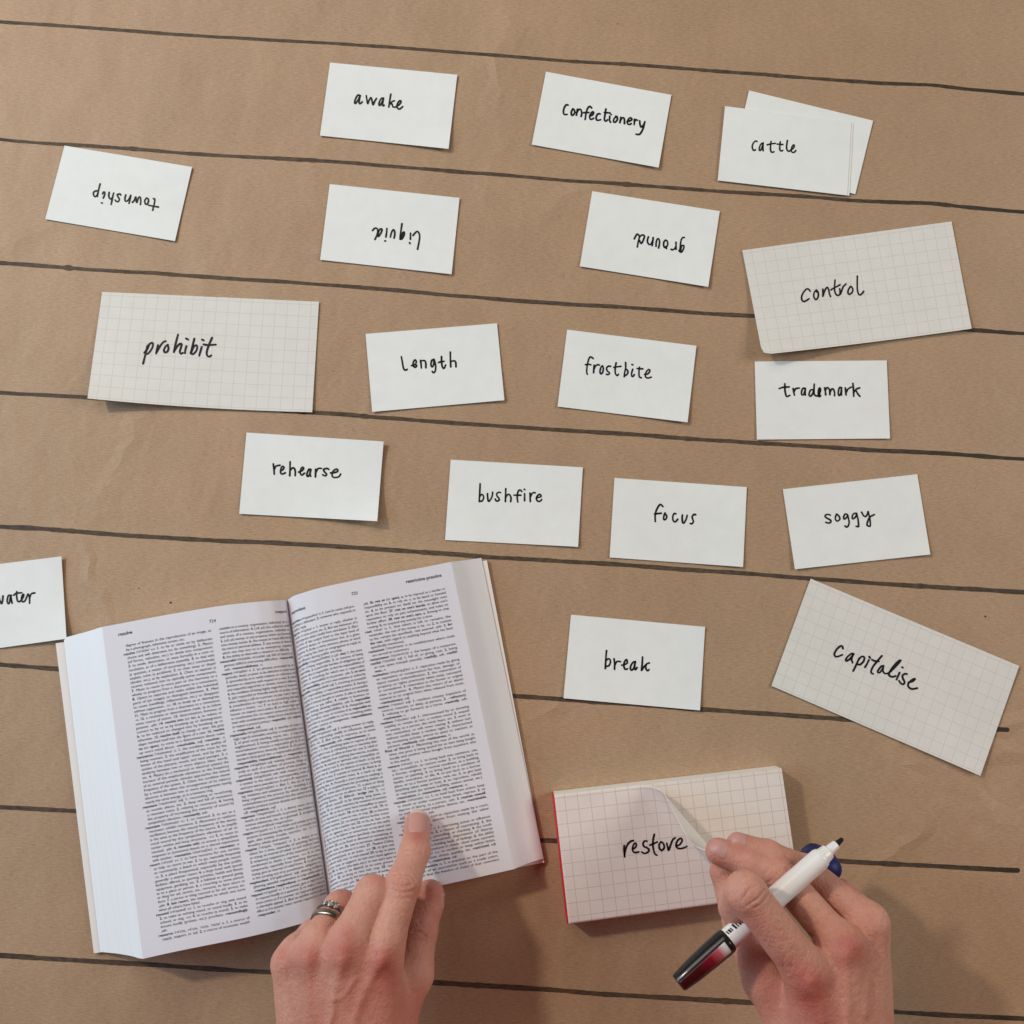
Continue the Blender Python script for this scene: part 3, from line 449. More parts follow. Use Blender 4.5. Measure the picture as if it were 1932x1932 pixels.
def set_line(line, V, F, x0, x1, base, size, justify=True, align='l'):
    """glyphs of one line into V (x = millimetres of page arc, y = mm below the head)"""
    g = parse(line); adv = [(.27 if c == ' ' else glyph(c, s)[2])*(.96 if s != 'b' else .98) for c, s in g]; tot = sum(adv)*size
    wmax = x1-x0; sx = 1.0; extra = 0.0; ns = sum(c == ' ' for c, _ in g)
    if tot > wmax: sx = wmax/tot
    elif justify and ns:
        sx = min(1.24, (wmax-.12*size*ns)/tot); extra = min((wmax-tot*sx)/ns, size*.7)
    else: sx = 1.10 if tot*1.10 < wmax else 1.0
    x = x0 if align == 'l' else x1-tot*sx
    for (c, s), a in zip(g, adv):
        if c != ' ':
            gv, gf, _ = glyph(c, s); b = len(V)
            V.extend((x+p[0]*size*sx, base-p[1]*size) for p in gv); F.extend(tuple(b+i for i in f) for f in gf)
        x += a*size*sx+(extra if c == ' ' else 0)
def print_page(pg, block, cols, heads, t0, t1, mirror, cut):
    """cols: list of (u_left, u_right, lines)"""
    V, F = [], []
    L = pg.arc[-1]*1000; H = float(np.linalg.norm(pg.P(np.array(.5), np.array(1.0))-pg.P(np.array(.5), np.array(0.0))))*1000
    A = (lambda u: L-pg.a_of(u)*1000) if mirror else (lambda u: pg.a_of(u)*1000)      # mm from the left-hand edge of this page
    for ul, ur, lines in cols:
        xl, xr = A(ul), A(ur); n = len(lines); pitch = (t1-t0)*H/(n-1); size = pitch*.91
        for k, ln in enumerate(lines):
            if not ln: continue
            head = ln[0] == '^'; just = ln[-1] != '|'; ln = ln.strip('^|')
            set_line(ln, V, F, xl+(0 if head else 1.75), xr, t0*H+k*pitch, size, just)
    for txt, u, t, sz, al in heads:
        x = A(u); set_line(txt, V, F, x if al == 'l' else x-60, x+60 if al == 'l' else x, t*H, sz, False, al)
    V = np.array(V); a = np.clip((L-V[:, 0]) if mirror else V[:, 0], .05, L)/1000
    mk('printed_text', pg.P(pg.u_of(a), V[:, 1]/H, .00011), F, M_PRINT, block)

COL1 = """degree of fineness in the reproduction of an image, as
by a photograph, television screen, etc.|
^*resolve* /rə'zɒlv/ _v.t._ *1.* to fix or settle on by deliberate
choice and will; determine (to do something). *2.* _Physics_
(of forces, velocities, etc.) to divide into components.
*3.* to settle, determine, or state formally in a vote or
resolution, as of a deliberative assembly. *4.* to deal with
(a question, a matter of uncertainty, etc.) conclusively;
explain; solve (a problem). *5.* to clear away or dispel
(doubts, etc.), as by explanation. *6.* _Chem._ to separate (a
racemic mixture) into its optically active components.
*7.* _Music_ to cause (a voice part or the harmony as a
whole) to progress from a dissonance to a consonance.
*8.* _Optics_ to separate and make visible the individual
parts of (an image); to distinguish between. *9.* _Med._
to cause (swellings, inflammation, etc.) to disappear
without suppuration. _-v.i._ *10.* to break up or disintegrate.
*11.* _Music_ to progress from a dissonance to a consonance.
_-n._ *12.* a resolution or determination made, as to follow
some course of action. *13.* determination; firmness of
purpose. _-phr._ *14. resolve into* (or *to*), *a.* to reduce or
convert to by or as by breaking up or disintegration.
*b.* to be reduced or changed into by breaking up or
otherwise. *15. resolve itself*, to change or alter: _the grey_
_shape resolved itself into the figure of a man._ *16. resolve*
*on* (or *upon*), to come to a determination about; make
up one's mind about. *-resolvable*, _adj._ *-resolver*, _n._
^*resonance* /'rɛzənəns/ _n._ *1.* the condition or quality of
being resonant. *2.* the amplification of the voice by the
bones of the head and upper chest, and by the air
cavities of the pharynx, mouth, and nasal passages. *3.* a
similarity between two or more objects, ideas, words,
etc. *4.* _Physics_ (in a mechanical or electrical system) the
increase of the amplitude vibrations as the frequency
of an external periodic stimulus approaches the natural
frequency of the system. *5.* _Chem._ the condition shown
by a molecule when the arrangement of its valency
electrons is between two or more arrangements having
nearly the same energy, as in a benzene ring.|
^*resonant* /'rɛzənənt/ _adj._ *1.* resounding or re-echoing,
as sounds, places, etc. *2.* deep and full of resonance:
_a resonant voice._ *3.* relating to resonance. *4.* having
the property of increasing the intensity of sound by
sympathetic vibration. *-resonantly*, _adv._|
^*resonate* /'rɛzəneɪt/ _v.i._ *1.* to resound. *2.* to act as a
resonator; exhibit resonance. *3.* _Electronics_ to reinforce
oscillations because the natural frequency of the device
is the same as the frequency of the source. *4.* to amplify
vocal sound by the sympathetic vibration of air in
certain cavities and bony structures. _-v.t._ *5.* to cause to
resound. _-phr._ *6. resonate with*, to arouse a sympathetic
response in (someone) based on a shared experience
with another. *-resonation* /rɛzə'neɪʃən/, _n._ *-resonator*, _n._
^*resort* /rə'zɔt/ _v.i._ *1.* to have recourse for use, service,
or help: _to resort to war._ *2.* to go, especially frequently
or customarily: _a beach to which many people resort._
_-n._ *3.* a place frequented, especially by the public
generally: _a summer resort._ *4.* a large hotel with special
facilities offered, as sporting activities, health and fitness
equipment, gambling, etc. *5.* a habitual or general going,
as to a place or person. *6.* a resorting to some person
or thing for aid, service, etc.; recourse: _to have resort to_
_force._ *7.* a person or thing resorted to for aid, service, etc.
_-phr._ *8. last resort*, the expedient to which one turns
when all others have failed.|
^*resound* /rə'zaʊnd/ _v.i._ *1.* to re-echo or ring with sound.
*2.* to make an echoing sound, or sound loudly. *3.* to be
echoed, or ring. _-v.t._ *4.* to re-echo (a sound). *5.* to make
known loudly (praises, etc.); proclaim. *-resoundingly*,
_adv._|
^*resource* /rə'zɔs, rə'sɔs, 'risɔs, 'rizɔs/ _n._ *1.* a source of
supply, support, or aid. *2.* a source of economic wealth""".split('\n')
COL2 = """available to a country, organisation, individual, etc. *3.* a
source of information. *4.* (_oft. pl._) the collective wealth
and assets of a country, organisation, individual, etc.
*5.* (_oft. pl._) money, or any property which can be turned
into money; assets. *6.* the means at hand afforded by
the mind or personal abilities. *7.* any action or measure
which one may turn to in an emergency; expedient.
*8.* the ability to deal with a situation or difficulty.|
^*resourceful* /rə'zɔsfəl, rə'sɔsfəl/ _adj._ full of resource; in-
genious; skilful in overcoming difficulties. *-resourcefully*,
_adv._ *-resourcefulness*, _n._|
^*respect* /rə'spɛkt/ _n._ *1.* (in phrases preceded by _in_) a
particular, detail, or point: _to be defective in some respect._
*2.* (preceded by _in_ or _with_) relation or reference; with
attention to: _inquiries with respect to a man._ *3.* esteem
and respectful regard felt or shown; esteem; deference.
*4.* the condition of being highly regarded or honoured.
*5.* (_pl._) respectful or friendly words of praise, as used
when making a call on a person: _to pay one's respects._
*6.* consideration or regard, as to something that might
influence a choice. _-v.t._ *7.* to hold in high esteem or
honour: _to respect one's elders._ *8.* to show high regard
or consideration for: _to respect someone's wishes._ *9.* to
treat with consideration; refrain from interfering with:
_to respect a person's privacy._ *-respectful*, _adj._ *-respecter*,
_n._ *-respected*, _adj._|
^*respectable* /rə'spɛktəbəl/ _adj._ *1.* worthy of respect or
high regard; estimable; worthy: _a respectable citizen._
*2.* of good social standing, name, etc.: _a respectable_
neighbourhood. *3.* having socially accepted standards of
moral behaviour; virtuous: _a respectable girl._ *4.* of a pre-
sentable appearance; decently clothed. *5.* of a passable
standard; fairly good; fair: _a respectable performance._
*-respectability*, *respectableness*, _n._ *-respectably*, _adv._
^*respective* /rə'spɛktɪv/ _adj._ relating individually or sev-
erally to each of a number of persons, things, etc.;
particular: _the respective merits of the candidates._|
^*respectively* /rə'spɛktɪvli/ _adv._ with respect to each of
a number in the stated or corresponding order: _Jan_
_and Lara were awarded an A and a B respectively._|
^*respiration* /rɛspə'reɪʃən/ _n._ _Biol._ *1.* the act of respir-
ing; inhalation and exhalation of air; breathing. *2.* (in
living organisms) the process by which oxygen and
carbohydrates are assimilated into the system and the
oxidation products (carbon dioxide and water) are given
off. *-respiratory*, _adj._|
^*respirator* /'rɛspəreɪtə/ _n._ *1.* a device worn over the
mouth, or nose and mouth, to prevent the inhalation of
noxious substances, etc., as a gasmask. *2.* an apparatus
to induce artificial respiration.|
^*respire* /rə'spaɪə/ _v.i._ *1.* to inhale and exhale air for the
purpose of maintaining life; breathe. *2.* to breathe freely
again, after anxiety, trouble, exertion, etc. _-v.t._ *3.* to
breathe; inhale and exhale.|
^*respite* /'rɛspɪt, 'rɛspaɪt/ _n._ *1.* a delay or ces-
sation for a time, especially of anything distressing
or trying; an interval of relief: _to toil without respite._
*2.* temporary suspension of the execution of a person
condemned to death; a reprieve. _-v.t._ *3.* to relieve
temporarily, especially from anything distressing or
trying; give an interval of relief from. *4.* to grant delay
in the carrying out of (a punishment, obligation, etc.).
^*resplendent* /rə'splɛndənt/ _adj._ shining brilliantly;
gleaming; splendid: _resplendent in crisp white uniforms._
*-resplendence*, *resplendency*, _n._ *-resplendently*, _adv._
^*respond* /rə'spɒnd/ _v.i._ *1.* to answer; give a reply in words:
_to respond briefly to a question._ *2.* to make a return by
some action as if in answer: _to respond generously to_
_a charitable appeal._ *3.* _Biol._ to exhibit some action or
effect as if in answer; react: _nerves respond to a stimulus._
*-responder*, _n._|""".split('\n')
COL3 = """^*respondent* /rə'spɒndənt/ _n._ *1.* _Law_ (in some civil pro-
ceedings) a defendant. *2.* someone who responds or
makes reply.|
^*response* /rə'spɒns/ _n._ *1.* answer or reply, whether in
words, in some action, etc. *2.* _Biol._ any behaviour of a
living organism which results from stimulation. *3.* _Elect._
the ratio of the output level to the input level of
an electrical device or transmission line, at a given
frequency. *4.* _Eccles._ a verse, sentence, phrase, or word
said or sung by the choir or congregation in reply to
the officiant during public worship.|
^*responsibility* /rəspɒnsə'bɪləti/ _n._ (_pl._ *-ties*) *1.* the state
or fact of being responsible. *2.* an instance of being
responsible. *3.* a particular burden of obligation upon
someone who is responsible: _to feel the responsibilities of_
_position._ *4.* something for which one is responsible:
_a child is a responsibility to its parents._ _-phr._ *5. on one's*
*own responsibility*, on one's own initiative or authority.
^*responsible* /rə'spɒnsəbəl/ _adj._ *1.* involving accountabil-
ity or responsibility: _a responsible position._ *2.* having a
capacity for moral decisions and therefore accountable;
capable of rational thought or action. *3.* able to discharge
obligations or pay debts. *4.* reliable in business or
other dealings; showing reliability. _-phr._ *5. responsible*
*for*, *a.* having the responsibility of. *b.* chargeable with
being the author, cause, or occasion of. *6. responsible to*,
answerable or accountable to, as for something within
one's power, control, or management. *-responsibleness*,
_n._ *-responsibly*, _adv._|
^*responsive* /rə'spɒnsɪv/ _adj._ *1.* making answer or reply,
especially responding readily to influences, appeals,
efforts, etc. *2.* _Biol._ acting in response, as to some
stimulus. *-responsively*, _adv._ *-responsiveness*, _n._|
^*rest* /rɛst/ _n._ *1.* the refreshing quiet or repose of sleep:
_a good night's rest._ *2.* refreshing ease or inactivity after
exertion or labour: _to allow an hour for rest._ *3.* relief or
freedom, especially from anything that wearies, troubles,
or disturbs. *4.* mental or spiritual calm; tranquillity: _to_
_set one's mind at rest._ *5.* the repose of death: _to lay the_
_dead to rest._ *6.* cessation or absence of motion: _to bring_
_a machine to rest._ *7.* a pause or interval. *8.* _Music_ *a.* an
interval of silence between notes. *b.* a mark or sign
indicating this. *9.* _Prosody_ a short pause in reading; a
caesura. *10.* an establishment for providing shelter or
lodging for some class of persons. *11.* a piece or thing
for something to rest on: _an elbow rest._ *12.* a support, or
supporting device. *13.* _Billiards_ - *bridge* (def. 7). _-v.i._
*14.* to refresh oneself, as by sleeping, lying down, or
relaxing. *15.* to relieve weariness by cessation of exertion
or labour. *16.* to be at ease; have tranquillity or peace.
*17.* to repose in death. *18.* to be quiet or still. *19.* to
cease from motion, come to rest, or stop. *20.* to become
or remain inactive. *21.* to remain without further action
or notice: _to let a matter rest._ *22.* to lie, sit, lean, or be
set (_in, on, against,_ etc.): _his arm rested on the table._
*23.* _Agric._ to lie fallow or unworked: _to let land rest._
*24.* to be found or be (where specified): _the blame rests_
_with them._ *25.* to be fixed or directed on something, as
the gaze, eyes, etc. *26.* _Law_ to terminate voluntarily the
introduction of evidence in a case. *27.* _Theatre Colloq._
to be unemployed, as an actor. _-v.t._ *28.* to give rest
to; refresh with rest: _to rest oneself._ *29.* to lay or place
for rest, ease, or support: _to rest one's back against a_
_tree._ *30.* to direct (the eyes, etc.): _to rest one's eyes on_
_it._ *31.* to base, or let depend, as on some ground of
reliance. *32.* to bring to rest; halt; stop. *33.* _Law_ to
terminate voluntarily the introduction of evidence in:
_to rest one's case._ _-phr._ *34. at rest*, *a.* dead. *b.* quiescent,
inactive, or motionless, as something formerly in motion.
*c.* tranquil; unworried.|
*35.* (fol. by *with*), to be the responsibility of: _it rests_
_with you to finish the_ job.|""".split('\n')
COL4 = """_job._ *36. rest on* (or *upon*), *a.* to be imposed as a burden or
responsibility on. *b.* to rely on. *c.* to be based or founded
on. *d.* to be present on; dwell on: _the moonlight rests_
_upon the floor._ *37. rest on one's laurels*, to allow one's
reputation to rely on past achievements, and make no
further effort. *38. rest on one's oars*, *a.* _Rowing_ to stop
rowing. *b.* to suspend any activity for a time.|
^*rest* /rɛst/ _n._ *1.* that which is left or remains; the
remainder: _the rest of the money is his._ _-v.i._ *2.* to continue
to be; remain (as specified): _rest assured._ _-phr._ *3. for*
*the rest*, with regard to anything beyond what has been
specifically mentioned.|
^*restaurant* /'rɛstərɒnt/ _n._ an establishment where meals
are served to customers.|
^*restaurateur* /rɛstərə'tɜ/ _n._ the keeper of a restaurant.
^*restful* /'rɛstfəl/ _adj._ *1.* full of, or giving, rest. *2.* being
at rest; quiet; tranquil; peaceful. *-restfully*, _adv._ *-restful-*
*ness*, _n._|
^*restitution* /rɛstə'tjuʃən/ _n._ *1.* reparation made by giving
an equivalent or compensation for loss, damage, or
injury caused; indemnification. *2.* the restoration of
property or rights previously taken away, conveyed,
or surrendered. *3.* restoration to the former or original
state or position. *4.* _Physics_ the return of an elastic
material to its original form when released from strain.
*-restitutionary*, _adj._|
^*restive* /'rɛstɪv/ _adj._ *1.* restless; uneasy; impatient of
control, restraint, or delay, as persons. *2.* - *refractory*.
*3.* refusing to go forward, as a horse. *-restively*, _adv._
*-restiveness*, _n._|
^*restless* /'rɛstləs/ _adj._ *1.* characterised by or showing
inability to remain at rest: _a restless mood._ *2.* unquiet
or uneasy, as a person, the mind, heart, etc. *3.* never at
rest, motionless, or still; never ceasing. *4.* without rest;
without restful sleep: _a restless night._ *5.* characterised
by unceasing activity; averse to quiet or inaction, as
persons. *-restlessly*, _adv._ *-restlessness*, _n._|
^*Rest of World* _n._ _Marketing_ the rest of the world, as
when one price is being quoted for an item being bought
locally and another when bought from anywhere else
in the world.|
^*restore* /rə'stɔ/ _v.t._ *1.* to bring back into existence, use,
etc.; re-establish: _to restore order._ *2.* to bring back to
a former, original, or normal condition, as a building,
statue, or painting. *3.* to bring back to a condition of
health, soundness, or life. *4.* to put back to a former
place, or to a former position, rank, etc. *5.* to give back
(anything taken away or lost). *6.* to reproduce, rebuild,
or represent (an ancient building, extinct animal, etc.).
*-restoration*, _n._ *-restorative*, _adj._ *-restorer*, _n._|
^*restrain* /rə'streɪn/ _v.t._ *1.* to hold back from action; keep
in check or under control; keep down; repress. *2.* to
deprive of liberty, as a person. _-phr._ *3. restrain oneself*,
to curb one's initial impulses, desires, etc. *-restrainable*,
_adj._ *-restrainedly*, _adv._|
^*restraining order* _n._ _Law_ an injunction made by a court,
to prevent one spouse from visiting the other
during proceedings.|
^*restraint* /rə'streɪnt/ _n._ *1.* restraining action or influence:
_without restraint._ *2.* a means of restraining. *3.* the
act of restraining, controlling, or checking. *4.* the condi-
tion of being restrained; deprivation of liberty;
confinement. *5.* a holding back of feelings. *6.* the ability
to keep one's emotions in check: _show some restraint._
^*restrict* /rə'strɪkt/ _v.t._ to confine or keep within limits,
as of space, action, choice, quantity, etc. *-restricted*, _adj._
*-restriction*, _n._ *-restrictive*, _adj._|
^*restrictive practice* _n._ *1.* a practice on the part of the
members of an association such as a trade union,
tending to limit the freedom of choice of their coworkers
or employers. *2.* - *restrictive trade practice*.|""".split('\n')
def pad_lines(c, n):                                              # keep every column on the same line grid
    return (c+['']*n)[:n]
NL = 73
print_page(LP, BL, [(.905, .425, pad_lines(COL1, NL)), (.40, .008, pad_lines(COL2, NL))],
           [('*resolve*', .92, .036, 2.45, 'l'), ('724', .43, .046, 2.3, 'l'), ('*respond*', .012, .04, 2.3, 'r')], .072, .972, True, 0)
NR = 70
print_page(RP, BR, [(.006, .395, pad_lines(COL3, NR)), (.428, .935, pad_lines(COL4, NR))],
           [('*respondent*', .012, .052, 2.3, 'l'), ('725', .385, .045, 2.3, 'l'), ('*restrictive practice*', .93, .040, 2.45, 'r')], .083, .962, False, 0)
print('lines', len(COL1), len(COL2), len(COL3), len(COL4))

# ------------------------------------------------------------------ squared memo pad with its top sheet curled up by the fingers
PAD_Z = .0125
PTL, PTR, PBL, PBR = [at(x, y, PAD_Z) for x, y in ((1045.7,1499.7), (1474.7,1450.3), (1073,1743), (1509,1684))]
PAD = empty('memo_pad', (PTL+PBR)/2*np.array([1, 1, 0])); tag(PAD, 'thick squared memo pad with a red glued edge, its top sheet restore peeling up', 'notepad')
def pad_grid(nu, nv, z, x0=0.0):
    u, v = np.meshgrid(np.linspace(x0, 1, nu), np.linspace(0, 1, nv)); u = u[..., None]; v = v[..., None]
    P = PTL*(1-u)*(1-v)+PTR*u*(1-v)+PBL*(1-u)*v+PBR*u*v; P[..., 2] = z
    return P.reshape(-1, 3)
PW, PH = np.linalg.norm(PTR-PTL)*1000, np.linalg.norm(PBL-PTL)*1000
def pad_body():
    nu, nv = 20, 12; t = pad_grid(nu, nv, PAD_Z); b = pad_grid(nu, nv, .0003); V, F = slab(t, b, nu, nv)
    uv = np.array([(i/(nu-1)*PW, j/(nv-1)*PH) for j in range(nv) for i in range(nu)]); uv = np.vstack([uv, uv])
    k = (nu-1)*(nv-1); mi = [0]*k+[1]*(len(F)-k)
    mk('sheet_stack', V, F, [M_PADG, M_PADW], PAD, uv=uv, mat_idx=mi)
pad_body()
def red_edge():
    d = (PTL-PTR)/np.linalg.norm(PTL-PTR); a, b = PTL+d*.00005, PBL+d*.00005; V = []
    for p in (a, b):
        for off, z in ((0, .0004), (.0008, .0004), (.0008, PAD_Z-.0006), (.0005, PAD_Z+.0001), (0, PAD_Z+.0001)):
            q = p+d*off; V.append((q[0], q[1], z))
    F = [(i, (i+1) % 5, 5+(i+1) % 5, 5+i) for i in range(5)]+[(4, 3, 2, 1, 0), (5, 6, 7, 8, 9)]
    mk('glued_edge', V, F, M_RED, PAD)
red_edge()
SH_R, SH_TH, SH_T0 = .0105, math.radians(103), (1192, 1486)
SH_S1, SH_R2, SH_T2 = .0235, .012, math.radians(60)
_t0 = at(*SH_T0, PAD_Z); _t1 = at(SH_T0[0]+80*2, SH_T0[1]+93*2, PAD_Z)
SH_D = (_t1-_t0)/np.linalg.norm(_t1-_t0); SH_N = np.array([-SH_D[1], SH_D[0], 0.0])
def curl(P, lift=0.0):
    """flat pad-top points -> points of the rolled-up top sheet"""
    P = np.asarray(P, float).copy(); e = (P-_t0) @ SH_N; base = P-e[:, None]*SH_N
    th = np.clip(e/SH_R, 0, SH_TH); r = SH_R-lift
    n = np.where(e < 0, e, r*np.sin(th)); z = np.where(e < 0, 0, SH_R-r*np.cos(th))
    rest = np.clip(e-SH_R*SH_TH, 0, None)                        # past the roll the leaf stands up, then bends over into the fingers
    l1 = np.minimum(rest, SH_S1); n += l1*math.cos(SH_TH); z += l1*math.sin(SH_TH)
    a = SH_TH-np.clip((rest-SH_S1)/SH_R2, 0, SH_TH-SH_T2)
    n += SH_R2*(math.sin(SH_TH)-np.sin(a)); z += SH_R2*(np.cos(a)-math.cos(SH_TH))
    l3 = np.clip(rest-SH_S1-SH_R2*(SH_TH-SH_T2), 0, None); n += l3*math.cos(SH_T2); z += l3*math.sin(SH_T2)
    Q = base+n[:, None]*SH_N; Q[:, 2] = PAD_Z+.0003+z+np.where(e < 0, lift, 0)
    return Q
def top_sheet():
    nu, nv = 110, 60; P = pad_grid(nu, nv, PAD_Z); V = curl(P)
    uv = np.array([(i/(nu-1)*PW, j/(nv-1)*PH) for j in range(nv) for i in range(nu)])
    low = curl(P, -.00009); V2, F = slab(V, low-[0, 0, .00003], nu, nv); k = (nu-1)*(nv-1)
    o = mk('top_sheet', V2, F, [M_PADG, M_PADW], PAD, smooth=True, uv=np.vstack([uv, uv]), mat_idx=[0]*k+[1]*(len(F)-k))
    S, F2 = word_strokes('restore')
    mk('handwriting', curl(at(S[:, 0], S[:, 1], PAD_Z), .00015), F2, M_INK, o)
top_sheet()

# ------------------------------------------------------------------ hands: one continuous surface each, grown from tapered bones
def skin_material():
    m, nt, b = node_mat('skin', (.60, .37, .29), .48, .35)
    a = N(nt, 'ShaderNodeAttribute'); a.attribute_name = 'flush_shade'  # skin redness, plus shade painted over the back of the hand
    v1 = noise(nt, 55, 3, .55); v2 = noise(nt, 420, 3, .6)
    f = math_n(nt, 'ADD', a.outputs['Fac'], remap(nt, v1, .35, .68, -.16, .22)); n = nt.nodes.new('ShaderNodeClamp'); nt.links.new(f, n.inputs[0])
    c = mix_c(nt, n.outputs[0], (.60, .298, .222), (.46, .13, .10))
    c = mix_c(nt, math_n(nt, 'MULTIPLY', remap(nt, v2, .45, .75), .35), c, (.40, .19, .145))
    nt.links.new(c, b.inputs['Base Color'])
    b.inputs['Subsurface Weight'].default_value = .22; b.inputs['Subsurface Radius'].default_value = (1.0, .36, .2)
    b.inputs['Subsurface Scale'].default_value = .0022
    w = noise(nt, 1500, 2, .6, None, (1, .45, 1), .3); w2 = noise(nt, 350, 3, .6)
    p = bump(nt, b, w, .0004, 1.0); p = bump(nt, b, w2, .0005, .9, p); bump(nt, b, noise(nt, 130, 3, .6), .0005, .8, p)
    return m
M_SKIN = skin_material()
M_NAIL, _nt, _b = node_mat('fingernail', (.53, .27, .24), .42, .35); _b.inputs['Subsurface Weight'].default_value = .2
_b.inputs['Subsurface Scale'].default_value = .002
M_NAILTIP, _, _ = node_mat('fingernail_edge', (.62, .49, .40), .35, .5)

def jt(px, py, z_mm, r_mm):
    return (at(px, py, z_mm/1000), r_mm/1000)
def smin(a, b, k):
    h = np.clip(.5+.5*(b-a)/k, 0, 1); return b*(1-h)+a*h-k*h*(1-h)
def bone(P, a, b):
    (pa, ra), (pb, rb) = a, b; pa = pa.astype(np.float32); d = (pb-pa).astype(np.float32)
    h = np.clip(((P-pa) @ d)/float(d @ d), 0, 1)
    return np.linalg.norm(P-pa-h[..., None]*d, axis=-1)-(ra+(rb-ra)*h)
class Hand:
    def __init__(s, palm, fingers, kpalm=.009, web=.0035):
        s.palm, s.fingers, s.kp, s.web = palm, fingers, kpalm, web
    def sdf(s, P):
        D = None
        for a, b in s.palm:
            d = bone(P, a, b); D = d if D is None else smin(D, d, s.kp)
        G = None
        for f in s.fingers:
            g = None
            for a, b in zip(f[:-1], f[1:]):
                d = bone(P, a, b); g = d if g is None else smin(g, d, .0028)
            G = g if G is None else smin(G, g, .0011)
        return smin(D, G, s.web)
    def mesh(s, h=.00075):
        J = [j for a in s.palm for j in a]+[j for f in s.fingers for j in f]
        lo = np.min([p-r for p, r in J], 0)-.003; hi = np.max([p+r for p, r in J], 0)+.003
        n = np.ceil((hi-lo)/h).astype(int)+1
        ax = [lo[k]+h*np.arange(n[k]) for k in range(3)]
        D = np.empty(n, np.float32)
        for i0 in range(0, n[0], 24):
            g = np.stack(np.meshgrid(ax[0][i0:i0+24], ax[1], ax[2], indexing='ij'), -1).astype(np.float32)
            D[i0:i0+24] = s.sdf(g)
        # surface nets
        S = D < 0; acc = np.zeros((*(n-1), 3), np.float32); cnt = np.zeros(n-1, np.float32)
        corner = [(i, j, k) for i in (0, 1) for j in (0, 1) for k in (0, 1)]
        def sub(A, c): return A[c[0]:n[0]-1+c[0], c[1]:n[1]-1+c[1], c[2]:n[2]-1+c[2]]
        for a in corner:
            for k in range(3):
                if a[k]: continue
                b = list(a); b[k] = 1; da, db = sub(D, a), sub(D, b); x = (da < 0) != (db < 0)
                t = np.where(x, da/np.where(x, da-db, 1), 0)
                for q in range(3): acc[..., q] += np.where(x, a[q]+(t if q == k else 0), 0)
                cnt += x
        act = cnt > 0; idx = -np.ones(n-1, np.int64); idx[act] = np.arange(act.sum())
        cell = np.argwhere(act); V = lo+h*(cell+acc[act]/cnt[act][:, None])
        F = []
        for k in range(3):
            a = [slice(1, n[0]-1), slice(1, n[1]-1), slice(1, n[2]-1)]; b = list(a); a[k] = slice(0, n[k]-1); b[k] = slice(1, n[k])
            s0, s1 = S[tuple(a)], S[tuple(b)]; e = np.argwhere(s0 != s1)
            e = e+np.array([0 if q == k else 1 for q in range(3)])
            u, v = [q for q in range(3) if q != k]; U = np.zeros(3, int); U[u] = 1; W = np.zeros(3, int); W[v] = 1
            c = [idx[tuple((e-x).T)] for x in (U*0, U, U+W, W)]; q = np.stack(c, 1)
            ins = S[tuple(e.T)]; fl = ins if k != 1 else ~ins
            q[~fl] = q[~fl][:, ::-1]; F.append(q)
        F = np.vstack(F); F = F[(F >= 0).all(1)]
        for _ in range(3):                                        # settle the vertices on the true surface
            g = s.normal(V); V = V-g*s.sdf(V.astype(np.float32))[:, None]
        return V, F
    def normal(s, V, e=.0004):
        V = V.astype(np.float32); g = np.stack([s.sdf(V+np.float32(e)*np.eye(3, dtype=np.float32)[k])-s.sdf(V-np.float32(e)*np.eye(3, dtype=np.float32)[k]) for k in range(3)], -1)
        return g/(np.linalg.norm(g, axis=1)[:, None]+1e-9)
def seg_dist(p, L):
    L = np.asarray(L, float); D = np.full(len(p), 1e9)
    for a, b in zip(L[:-1], L[1:]):
        d = b-a; h = np.clip(((p-a) @ d)/(d @ d+1e-9), 0, 1); D = np.minimum(D, np.linalg.norm(p-a-h[:, None]*d, axis=1))
    return D
def blur_on(D, L, p, ends=6.0): return D
def make_hand(hand, name, label, furrows, ridges, flush_shade, zmin):
    V, F = hand.mesh(); Nn = hand.normal(V); p = to_px(V); up = np.clip((Nn[:, 2]-.05)/.3, 0, 1)*(V[:, 2] > zmin)
    disp = np.zeros(len(V))
    for L, w, amp in furrows: disp -= 1.7*amp*np.exp(-(seg_dist(p, catmull(L, 5))/w)**2)*up
    for L, w, amp in ridges: disp += amp*np.exp(-(seg_dist(p, catmull(L, 5))/w)**2)*up
    V = V+Nn*disp[:, None]
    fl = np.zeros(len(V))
    for x, y, r, s_ in flush_shade: fl += s_*np.exp(-(((p[:, 0]-x)**2+(p[:, 1]-y)**2)/r**2))
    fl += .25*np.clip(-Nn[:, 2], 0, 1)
    o = mk(name, V, F, M_SKIN, smooth=True, attrs={'flush_shade': np.clip(fl, 0, 1)})
    return tag(o, label, 'hand')
